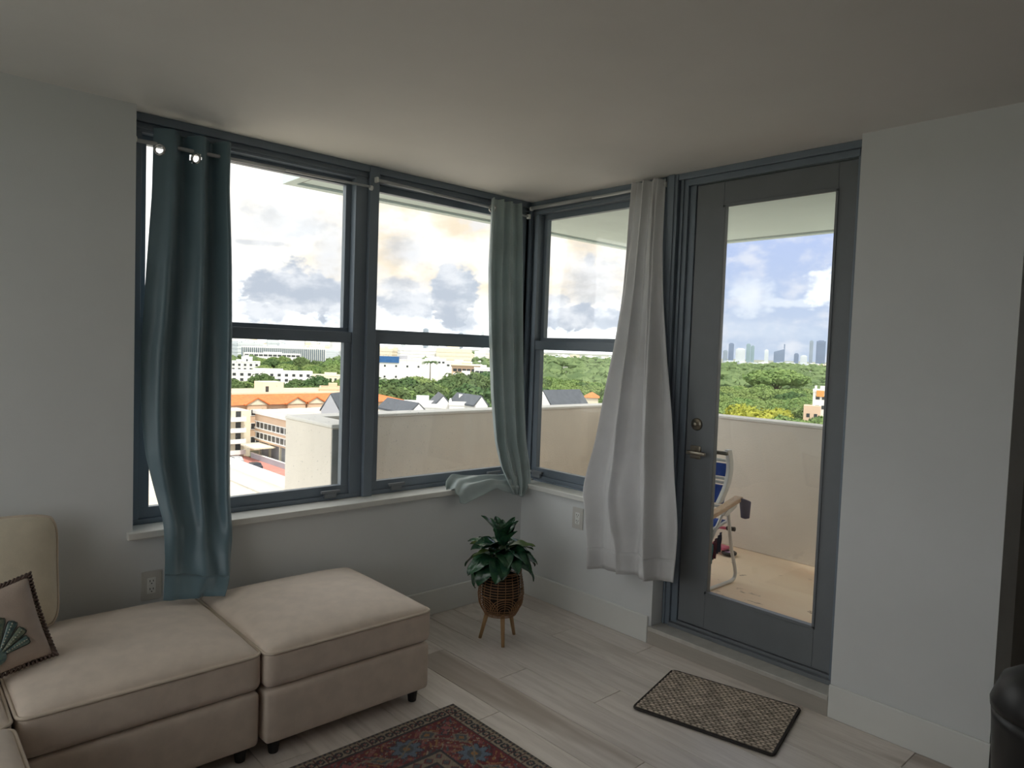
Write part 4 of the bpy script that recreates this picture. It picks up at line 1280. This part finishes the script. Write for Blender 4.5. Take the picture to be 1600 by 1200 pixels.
def car(label, x, y, mt):
    t = thing('parked_car', label, 'car', (x, y, GZ + .05))
    b = MB(); b.prism([(-2.2, .35), (2.2, .35), (2.25, .75), (1.3, .95), (.9, 1.4), (-1.1, 1.45), (-1.8, .98), (-2.25, .85)], 0, -.85, .85)
    b.v = [(p[0], p[1], p[2]) for p in b.v]; b.build('car_body', mt, t, bevel=.08)
    b = MB(); b.prism([(-1.6, 1.0), (1.1, 1.0), (.82, 1.34), (-1.02, 1.38)], 0, -.87, .87); b.build('side_glass', M_PANE, t)
    for sx in (-.8, .8):
        for sy in (-1.4, 1.4): MB().tube([(sx - .1, sy, .32), (sx + .1, sy, .32)], .32, 12).build('wheel', M_BLACK, t)
    return t


car('dark car parked in the street beside the red pavement', 55.2, 139, M_CAR1)
car('silver car farther up the street by the white balconies', 55.0, 148.5, M_CAR2)
# roof terrace of the lower wing
tr = thing('roof_terrace', 'tan roof of a lower wing with white parapet, bottom of the left window', 'roof', (0, 0, 0))
B(-24, 12.2, 8, 62, -7.2, -6.6).build('roof_deck', M_ROOFF, tr); B(12.2, 12.9, 8, 62, -7.2, -5.75).build('parapet', M_BW, tr); B(12.0, 13.0, 8, 62, -5.75, -5.6).build('parapet_cap', M_BW, tr)
B(-24, 12.2, 8.0, 62, GZ, -7.2).build('wing_walls', M_BC, tr)

# --- gabled town houses just over the balcony edge
facing('gabled_house', 'grey gabled town house with slate roof above the balcony end wall', 'house', 501, 531, 617, 132, 12, M_BG, 0, 0, roof='gable', turn=-.45, rise=3.0)
facing('gabled_house', 'white gable with slate roof low over the balcony edge, left in the middle window', 'house', 640, 670, 632, 118, 12, M_BW, 0, 0, roof='gable', turn=.5, rise=1.6)
facing('gabled_house', 'white gabled house with dark dormer windows, centre of the middle window', 'house', 680, 706, 620, 128, 10, M_BW, 2, 1, 1.0, .9, roof='gable', turn=.1, rise=1.7)
facing('gabled_house', 'white gabled house with slate roof beside the corner curtain', 'house', 742, 764, 621, 124, 9, M_BW, 0, 0, roof='gable', turn=.55, rise=1.5)
facing('gabled_house', 'white gabled house with slate roof at the left of the corner window', 'house', 829, 866, 612, 122, 10, M_BW, 0, 0, roof='gable', turn=-.75, rise=2.6)
for i, (a, b_, yt, dp, lab) in enumerate([(630, 690, 637, 124, 'low white flat house left of the dormer windows'), (702, 745, 634, 126, 'low white flat house right of the dormer windows')]):
    facing('flat_house', lab, 'house', a, b_, yt, dp, 8, M_BW, 4, 1, 1.0, .9)
facing('tiled_house', 'orange hipped roof among the trees, left in the corner window', 'house', 870, 897, 617, 215, 10, M_BC, 0, 0, roof='hip', rise=2.0)
facing('tiled_house', 'small orange roof among the trees, right in the corner window', 'house', 915, 935, 614, 235, 10, M_BC, 0, 0, roof='hip', rise=1.6)
facing('tiled_house', 'small rust roof among trees in the middle window', 'house', 689, 703, 607, 255, 10, M_BP, 0, 0, roof='hip', rise=2.2)
v_, Wv, hv, dv = facing('villa', 'white and orange villa among the park trees at the right of the door glass', 'house', 1272, 1304, 613, 225, 9, M_BW, 3, 2, 1.2, 1.2, framed=False)
B(-Wv / 2 - 2.5, -Wv / 2 + 2.5, -3, 4, 0, hv - 4.4).build('lower_wing', M_BP, v_); B(-Wv / 2 + 1, 0, -.3, 3, hv - 1.5, hv + .5).build('orange_bay', pmat('orange_render', (.70, .33, .10), .85, .05, .3), v_)
windows_on(v_, 'S', -Wv / 2 - 2.2, -Wv / 2 + 2.2, -3, 1, hv - 4.8, 2, 2, 1.0, 1.2)
for k in (0, 1): B(-Wv / 2 + .4 + k * 1.6, -Wv / 2 + 1.1 + k * 1.6, .5, 1.2, hv, hv + 2.0).build('chimney', M_BW, v_)

# --- middle distance
t, Wd, hb, dp = facing('white_block', 'white block with a blue tarpaulin on its flat roof, middle window', 'building', 592, 664, 563, 400, 18, M_BW, 4, 2, 1.1, 1.1, zlo=6)
B(-Wd / 2 + .3, -Wd * .06, -.5, 8, hb - 1.5, hb + 2.0).build('blue_tarpaulin', M_TARP, t); B(-Wd * .06, Wd * .12, 3, 9, hb, hb + 2.6).build('roof_plant', M_BG, t)
facing('white_block', 'long white hall right of the tall palm, middle window', 'building', 664, 697, 562, 470, 16, M_BW, 5, 1, 1.6, 1.2)
facing('white_block', 'long low white hall behind the dark-windowed house, middle window', 'building', 696, 738, 567, 440, 16, M_BW, 6, 1, 1.6, 1.2)
t, Wd, hb, dp = facing('modern_house', 'house with a tan overhanging roof and open orange storey, middle window', 'house', 706, 752, 573, 340, 12, M_BP, 6, 1, 1.8, 1.4)
B(-Wd / 2 - .6, Wd / 2 + .6, -1.5, 13, hb + .5, hb + 1.1).build('roof_slab', M_BC, t)
facing('white_block', 'white stepped villa in front of the tan roof, middle window', 'building', 708, 748, 587, 300, 10, M_BW, 4, 2, 1.1, 1.0)
facing('white_block', 'white modern house with tall dark windows beside the corner curtain', 'building', 741, 770, 577, 330, 10, M_BW, 4, 2, 1.7, 2.0)
facing('white_block', 'white house at the left of the corner window, half hidden by the frame', 'building', 828, 847, 577, 330, 10, M_BW, 2, 2, 1.2, 1.2)
t, Wd, hb, dp = facing('hall_with_fins', 'long grey hall with close vertical fins on the skyline, left window', 'building', 382, 507, 543, 900, 30, M_BW)
b = MB()
for k in range(42): b.box(-Wd / 2 + Wd * k / 42, -Wd / 2 + Wd * (k + .55) / 42, -.9, 0, 2, hb - 1.2)
b.build('fins', pmat('dark_blue_fin', (.10, .14, .18), .5, .1, .3), t, kind='stuff')
facing('white_block', 'low white wing in front of the finned hall, left window', 'building', 384, 468, 553, 760, 20, M_BW, 12, 1, 4, 2.0)
facing('white_block', 'white stepped block with a stair turret beside the teal curtain', 'building', 352, 405, 566, 500, 14, M_BW, 6, 2, 1.6, 1.5)
facing('white_block', 'white turret above the stepped block beside the teal curtain', 'building', 378, 394, 559, 505, 8, M_BW, 1, 1, 1.2, 1.5)
facing('white_row', 'row of white town houses with dark windows between two belts of trees, left window', 'building', 352, 486, 581, 420, 11, M_BW, 12, 2, 1.8, 1.6)
facing('pale_villa', 'pale peach villa right of the white row, left window', 'building', 488, 545, 588, 370, 11, M_BC, 7, 1, 1.2, 1.4)
facing('pink_block', 'pale pink block behind the grey gabled house, left window', 'building', 500, 540, 609, 215, 9, M_BP, 3, 1, 1.4, 1.2)

# --- skyline towers across the bay
M_TW = [pmat('tower_haze_blue_glass', (.20, .25, .36), .35, .12, .02), pmat('tower_haze_grey_glass', (.30, .35, .42), .4, .12, .02), pmat('tower_pale', (.62, .66, .70), .6, .1, .02), pmat('tower_haze_teal_glass', (.27, .36, .40), .35, .12, .02)]  # glass colours also carry the blue of distance haze
TOW = [(1121, 1126, 541, 2, 0), (1130, 1137, 548, 1, 0), (1139, 1147, 537, 0, 0), (1150, 1164.5, 545, 2, 0), (1166.5, 1173, 538, 3, 0), (1173.5, 1179, 541, 3, 0), (1195, 1201, 547, 2, 0), (1210, 1226, 545, 0, 1),
       (1241, 1248, 553, 0, 0), (1251, 1261, 556, 2, 0), (1265.5, 1271, 533, 1, 0), (1276.5, 1290, 533, 0, 0), (661, 670, 514, 1, 0), (627, 634, 518, 2, 0), (697, 703, 523, 2, 0), (716, 724, 521, 1, 0), (752, 757, 517, 2, 0)]
POSN = ['slim pale tower nearest the door stile on the skyline', 'short grey twin tower left on the door skyline', 'dark blue slab tower third from left on the door skyline', 'broad white-framed tower on the door skyline',
        'tall teal tower joined to a lower one on the door skyline', 'lower teal tower right of the tall teal one', 'lone slim white tower in the middle of the door skyline', 'dark blue tower with slanted roof and spire on the door skyline',
        'short dark tower right of the slanted roof', 'low pale stepped tower left of the tallest tower pair', 'slim tall grey tower near the right edge of the door glass', 'broad tall blue tower at the right edge of the door glass',
        'grey block standing above the horizon in the middle window', 'small pale block on the horizon, leftmost in the middle window', 'tiny pale block on the horizon right of centre, middle window', 'low wide grey block on the horizon, middle window', 'slim pale tower on the horizon beside the corner curtain']
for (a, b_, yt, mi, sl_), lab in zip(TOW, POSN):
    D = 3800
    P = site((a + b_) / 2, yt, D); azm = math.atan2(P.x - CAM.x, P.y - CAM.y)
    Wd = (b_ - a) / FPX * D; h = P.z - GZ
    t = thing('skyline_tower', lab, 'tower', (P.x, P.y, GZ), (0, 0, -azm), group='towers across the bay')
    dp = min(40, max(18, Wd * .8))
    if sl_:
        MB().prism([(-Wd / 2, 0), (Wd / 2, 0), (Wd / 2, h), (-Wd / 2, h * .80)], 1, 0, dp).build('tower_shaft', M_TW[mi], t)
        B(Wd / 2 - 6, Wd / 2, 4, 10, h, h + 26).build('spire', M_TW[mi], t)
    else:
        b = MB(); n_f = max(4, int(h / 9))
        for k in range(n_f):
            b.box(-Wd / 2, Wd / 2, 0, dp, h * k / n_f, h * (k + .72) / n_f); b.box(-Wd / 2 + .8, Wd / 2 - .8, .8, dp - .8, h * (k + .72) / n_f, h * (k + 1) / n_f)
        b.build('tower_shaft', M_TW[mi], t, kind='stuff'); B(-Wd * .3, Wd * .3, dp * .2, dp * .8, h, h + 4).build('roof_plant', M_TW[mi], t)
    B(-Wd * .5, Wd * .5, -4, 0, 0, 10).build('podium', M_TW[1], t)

# --- far pale city on the horizon
random.seed(11)
VAR = []
for k in range(5):
    b = MB(); n_f = 4 + k % 3
    for j in range(n_f):
        b.box(-.5, .5, -.5, .5, j / n_f, (j + .62) / n_f); b.box(-.485, .485, -.485, .485, (j + .62) / n_f, (j + 1) / n_f)
    b.box(-.2, .15, -.2, .3, 1, 1.12)
    VAR.append(b.mesh('far_building', [M_BW, M_TW[2], M_BW, M_TW[2], M_BC][k]))
FARP = []
for i in range(300):
    px = random.uniform(330, 1080) if i % 9 else random.uniform(1080, 1330)
    if i >= 260: px = random.uniform(-400, 330)
    D = random.choice([random.uniform(950, 1700), random.uniform(1700, 3600)])
    P = site(px, hor(px), D)
    if px > 820: D = random.uniform(2300, 3700); P = site(px, hor(px), D)
    hgt = random.uniform(12, 25) if random.random() < .8 else random.uniform(25, 34)
    azm = math.atan2(P.x - CAM.x, P.y - CAM.y)
    if px > 820: hgt = random.uniform(9, 15)
    sx_, sy_ = random.uniform(16, 55), random.uniform(14, 30); rad_ = .5 * math.hypot(sx_, sy_)
    if any(math.hypot(P.x - q[0], P.y - q[1]) < rad_ + q[2] for q in FARP): continue
    FARP.append((P.x, P.y, rad_))
    o = obj_from(VAR[i % 5], 'far_building', None, (P.x, P.y, GZ), (0, 0, -azm + random.uniform(-.5, .5)), (sx_, sy_, hgt))
    tag(o, 'small pale building in the far city along the horizon', 'building', 'far city buildings along the horizon')


# ------------------------------------------------------------------ trees
def foliage_mat(name, c1, c2, c3, sc=.55):
    mt = bpy.data.materials.new(name); mt.use_nodes = True
    t = NT(mt.node_tree); t.n.clear(); out = t.node('ShaderNodeOutputMaterial')
    v = t.node('ShaderNodeTexCoord').outputs['Object']; info = t.node('ShaderNodeObjectInfo').outputs['Random']
    c = t.mix(t.ramp(t.noise(v, sc, 3), .35, .65), c1, c2); c = t.mix(t.math('MULTIPLY', info, .55), c, c3)
    d = t.node('ShaderNodeBsdfDiffuse'); t.l.new(c, d.inputs[0]); tr = t.node('ShaderNodeBsdfTranslucent'); t.l.new(c, tr.inputs[0])
    mx = t.node('ShaderNodeMixShader'); mx.inputs[0].default_value = .25; t.l.new(d.outputs[0], mx.inputs[1]); t.l.new(tr.outputs[0], mx.inputs[2]); t.l.new(mx.outputs[0], out.inputs[0])
    return mt


M_FOL = [foliage_mat('park_foliage', (.245, .345, .125), (.115, .20, .07), (.30, .345, .14)), foliage_mat('dark_foliage', (.12, .19, .08), (.06, .12, .05), (.17, .21, .09)),
         foliage_mat('yellow_foliage', (.44, .44, .08), (.30, .34, .07), (.48, .44, .10))]
M_BARK = pmat('bark', (.16, .12, .09), .9, .3, 2)


def ico(sub=1):
    bm = bmesh.new(); bmesh.ops.create_icosphere(bm, subdivisions=sub, radius=1.0)
    V = np.array([v.co[:] for v in bm.verts]); F = [tuple(v.index for v in f.verts) for f in bm.faces]; bm.free()
    return V, F


ICV, ICF = ico(2); ICV1, ICF1 = ico(1)


def tree_mesh(name, seed, mat, wid=6.5, hgt=10, flat=.5, cards=1700):
    """crown of leafy lumps around a forked trunk; unit metres, base at z = 0"""
    rg = np.random.default_rng(seed); b = MB()
    z0 = hgt * (1 - flat * 1.05)
    n = 16; lumps = []
    for i in range(n):
        a = i * 2.399 + rg.uniform(-.3, .3); rad = wid * .78 * math.sqrt((i + .3) / n)
        zz = z0 + hgt * flat * (.82 * (1 - (rad / wid) ** 2) ** .8 - .12) + rg.uniform(-.4, .4)
        lumps.append((np.array((rad * math.cos(a), rad * math.sin(a), zz)), wid * rg.uniform(.24, .36)))
    for c_, r_ in lumps:
        V = ICV1 * np.array((1, 1, .72)) * r_ * .88 * (1 + .25 * rg.standard_normal((len(ICV1), 1)) * .5) + c_
        b.add(V.tolist(), ICF1)
    for i in range(cards):
        c_, r_ = lumps[int(rg.integers(n))]
        d = rg.standard_normal(3); d[2] = abs(d[2]) * .9 + .05 if rg.random() < .8 else d[2]; d /= np.linalg.norm(d)
        p = c_ + d * np.array((1, 1, .75)) * r_ * rg.uniform(.85, 1.12)
        e1 = np.cross(d, rg.standard_normal(3)); e1 /= np.linalg.norm(e1) + 1e-9; e2 = np.cross(d, e1) + d * rg.uniform(-.7, .7)
        s = rg.uniform(.28, .62)
        b.add([p - e1 * s, p + e1 * s, p + e2 * s * 1.3], [(0, 1, 2)])
    nf = len(b.f)
    b.tube([(0, 0, 0), (.1, .05, z0 * .6), (.2, 0, z0 + .8)], [.42, .32, .22], 7)
    for c_, r_ in lumps[3:9]: b.tube([(.1, .05, z0 * .6), tuple(c_ * np.array((.5, .5, 1)) - np.array((0, 0, .8))), tuple(c_)], [.18, .12, .06], 5)
    me = bpy.data.meshes.new(name); me.from_pydata(b.v, [], b.f); me.materials.append(mat); me.materials.append(M_BARK)
    mi = np.zeros(len(b.f), dtype=np.int32); mi[nf:] = 1; me.polygons.foreach_set('material_index', mi); me.update()
    return me


T_GREEN = [tree_mesh('green_tree', 1, M_FOL[0], 7.2, 10.5, .55), tree_mesh('green_tree', 2, M_FOL[0], 6.2, 12, .6), tree_mesh('green_tree', 3, M_FOL[0], 8.2, 11, .5)]
T_DARK = [tree_mesh('dark_tree', 4, M_FOL[1], 6.0, 11, .6), tree_mesh('dark_tree', 5, M_FOL[1], 7.0, 12, .6)]
T_YEL = [tree_mesh('yellow_tree', 6, M_FOL[2], 7.5, 10.5, .5)]
random.seed(5)
n_tree = 0
AVOID = [(o.location.x, o.location.y, 10) for o in COL.objects if o.parent is None and o.get('category') in ('house',)]


def plant(px, D, variants, label, group, sc=1.0, name='tree'):
    global n_tree
    P = site(px, hor(px), D)
    for ax_, ay_, rr_ in AVOID:
        if (P.x - ax_) ** 2 + (P.y - ay_) ** 2 < rr_ * rr_: return
    s = sc * random.uniform(.85, 1.18)
    o = obj_from(random.choice(variants), name, None, (P.x, P.y, GZ), (0, 0, random.uniform(0, 6.28)), (s, s, s * random.uniform(.9, 1.12)))
    tag(o, label, 'tree', group); n_tree += 1
    return o


def belt(px0, px1, d0, d1, step, variants, label, group, sc=1.0, rowstep=None):
    D = d0
    while D < d1:
        st = step / D * FPX
        px = px0 + random.uniform(0, st)
        while px < px1:
            plant(px, D + random.uniform(-4, 4), variants, label, group, sc)
            px += st * random.uniform(.8, 1.2)
        D += (rowstep or step * .95)


MIXG = T_GREEN + [T_GREEN[0]] + T_DARK[:1]
belt(1085, 1320, 172, 400, 13.0, MIXG, 'lush green broadleaf tree of the park, seen through the door glass', 'park trees seen through the door')
belt(815, 1085, 190, 410, 14.5, MIXG, 'green broadleaf tree of the park, seen through the corner window', 'park trees seen through the corner window')
belt(575, 800, 205, 290, 12.5, T_DARK + T_GREEN[:1], 'dark green tree of the belt between houses, middle window', 'trees between the houses in the middle window', 1.32)
belt(345, 560, 255, 310, 13.0, T_DARK + T_GREEN[:1], 'dark green tree behind the cream stair house, left window', 'tree belt behind the stair house in the left window', .98)
belt(405, 560, 470, 640, 17.0, T_GREEN + T_DARK, 'green tree on the slope below the finned hall, left window', 'trees below the finned hall in the left window', 1.05, 22)
for (px, D, sc, lab) in [(1174, 190, 1.32, 'yellow-green flowering tree just over the balcony edge, left of two'), (1209, 187, 1.27, 'yellow-green flowering tree just over the balcony edge, right of two'), (884, 203, 1.30, 'small bright lime tree beside the orange roof in the corner window')]:
    P = site(px, hor(px), D)
    o = obj_from(T_YEL[0], 'yellow_tree', None, (P.x, P.y, GZ), (0, 0, px), ((sc * .82,) * 2 if px > 1000 else (.42, .42)) + (sc,)); tag(o, lab, 'tree')
P = site(1215, hor(1215), 420)
o = obj_from(T_GREEN[2], 'tree', None, (P.x, P.y, GZ), (0, 0, 1), (2.6, 2.6, 1.95)); tag(o, 'great broad banyan-like tree rising highest in the park, seen through the door', 'tree')
o = obj_from(T_DARK[0], 'street_tree', None, (57.0, 117.5, GZ), (0, 0, 1), (.5, .5, .72)); tag(o, 'round street tree beside the balcony end wall, left window', 'tree')
# tall palm in the middle window
P = site(673, hor(673), 380)
pm = thing('palm_tree', 'tall dark palm rising among white halls, middle window', 'palm tree', (P.x, P.y, GZ))
MB().tube([(0, 0, 0), (.2, 0, 9), (.1, .1, 18.5)], [.35, .28, .2], 7).build('trunk', M_BARK, pm)
for k in range(14):
    a = k * 2.4; L_ = 4.6
    P_ = [(L_ * s * math.cos(a), L_ * s * math.sin(a), 18.5 + 1.8 * s * (1 - 1.6 * s) + .6 * (k % 3) * s) for s in (0, .3, .6, .85, 1)]
    b = MB(); sd_ = Vector((-math.sin(a), math.cos(a), 0))
    for i in range(4):
        p, q = Vector(P_[i]), Vector(P_[i + 1]); w0, w1 = .55 * (1 - i / 5), .55 * (1 - (i + 1) / 5)
        dz = Vector((0, 0, -.35))
        b.add([p, q, q + sd_ * w1 + dz, p + sd_ * w0 + dz, q - sd_ * w1 + dz, p - sd_ * w0 + dz], [(0, 1, 2, 3), (1, 0, 5, 4)])
    b.build('frond', M_FOL[1], pm, solid=.03)
# the rest of the canopy, too far to tell tree from tree
rg = np.random.default_rng(9)
FARB = np.array([(o.location.x, o.location.y, .62 * max(o.scale.x, o.scale.y)) for o in COL.objects if o.name.startswith('far_building')] + [(o.location.x, o.location.y, 62) for o in COL.objects if o.name.startswith(('hall_with_fins', 'white_block.006'))])
VV, FF = [], []; off = 0
for i in range(7800):
    px = rg.uniform(-450, 1600); D = 430 + 2700 * rg.random() ** 1.7
    if px < 330 and i % 3 == 0: D = rg.uniform(250, 600)
    if 330 < px < 820 and (D < 650 or rg.random() < .62): continue
    P = site(px, hor(px), D)
    r_ = rg.uniform(4, 9) * (1 + D / 5000)
    if np.any((FARB[:, 0] - P.x) ** 2 + (FARB[:, 1] - P.y) ** 2 < (FARB[:, 2] + r_) ** 2): continue
    V = ICV1 * np.array((r_, r_, r_ * .62)) * (1 + .22 * rg.standard_normal((len(ICV1), 1))) + np.array((P.x, P.y, GZ + rg.uniform(1.5, 8.5)))
    VV.append(V); FF += [(f[0] + off, f[1] + off, f[2] + off) for f in ICF1]; off += len(V)
    if D < 1300:                      # ragged leaf tufts on the nearer crowns
        for q in range(16):
            p = V[int(rg.integers(len(V)))] * 1.0
            if p[2] < GZ + 4: continue
            e1 = rg.standard_normal(3); e2 = rg.standard_normal(3); s_ = rg.uniform(.7, 1.8)
            VV.append(np.array([p - e1 * s_ * .6, p + e1 * s_ * .6, p + e2 * s_])); FF.append((off, off + 1, off + 2)); off += 3
me = bpy.data.meshes.new('far_canopy'); me.from_pydata(np.concatenate(VV).tolist(), [], FF); me.materials.append(foliage_mat('far_foliage', (.20, .27, .125), (.075, .12, .06), (.20, .27, .125), .09)); me.update()
fc = bpy.data.objects.new('far_canopy', me); COL.objects.link(fc); tag(fc, 'unbroken green tree canopy reaching to the horizon', 'trees', kind='stuff')
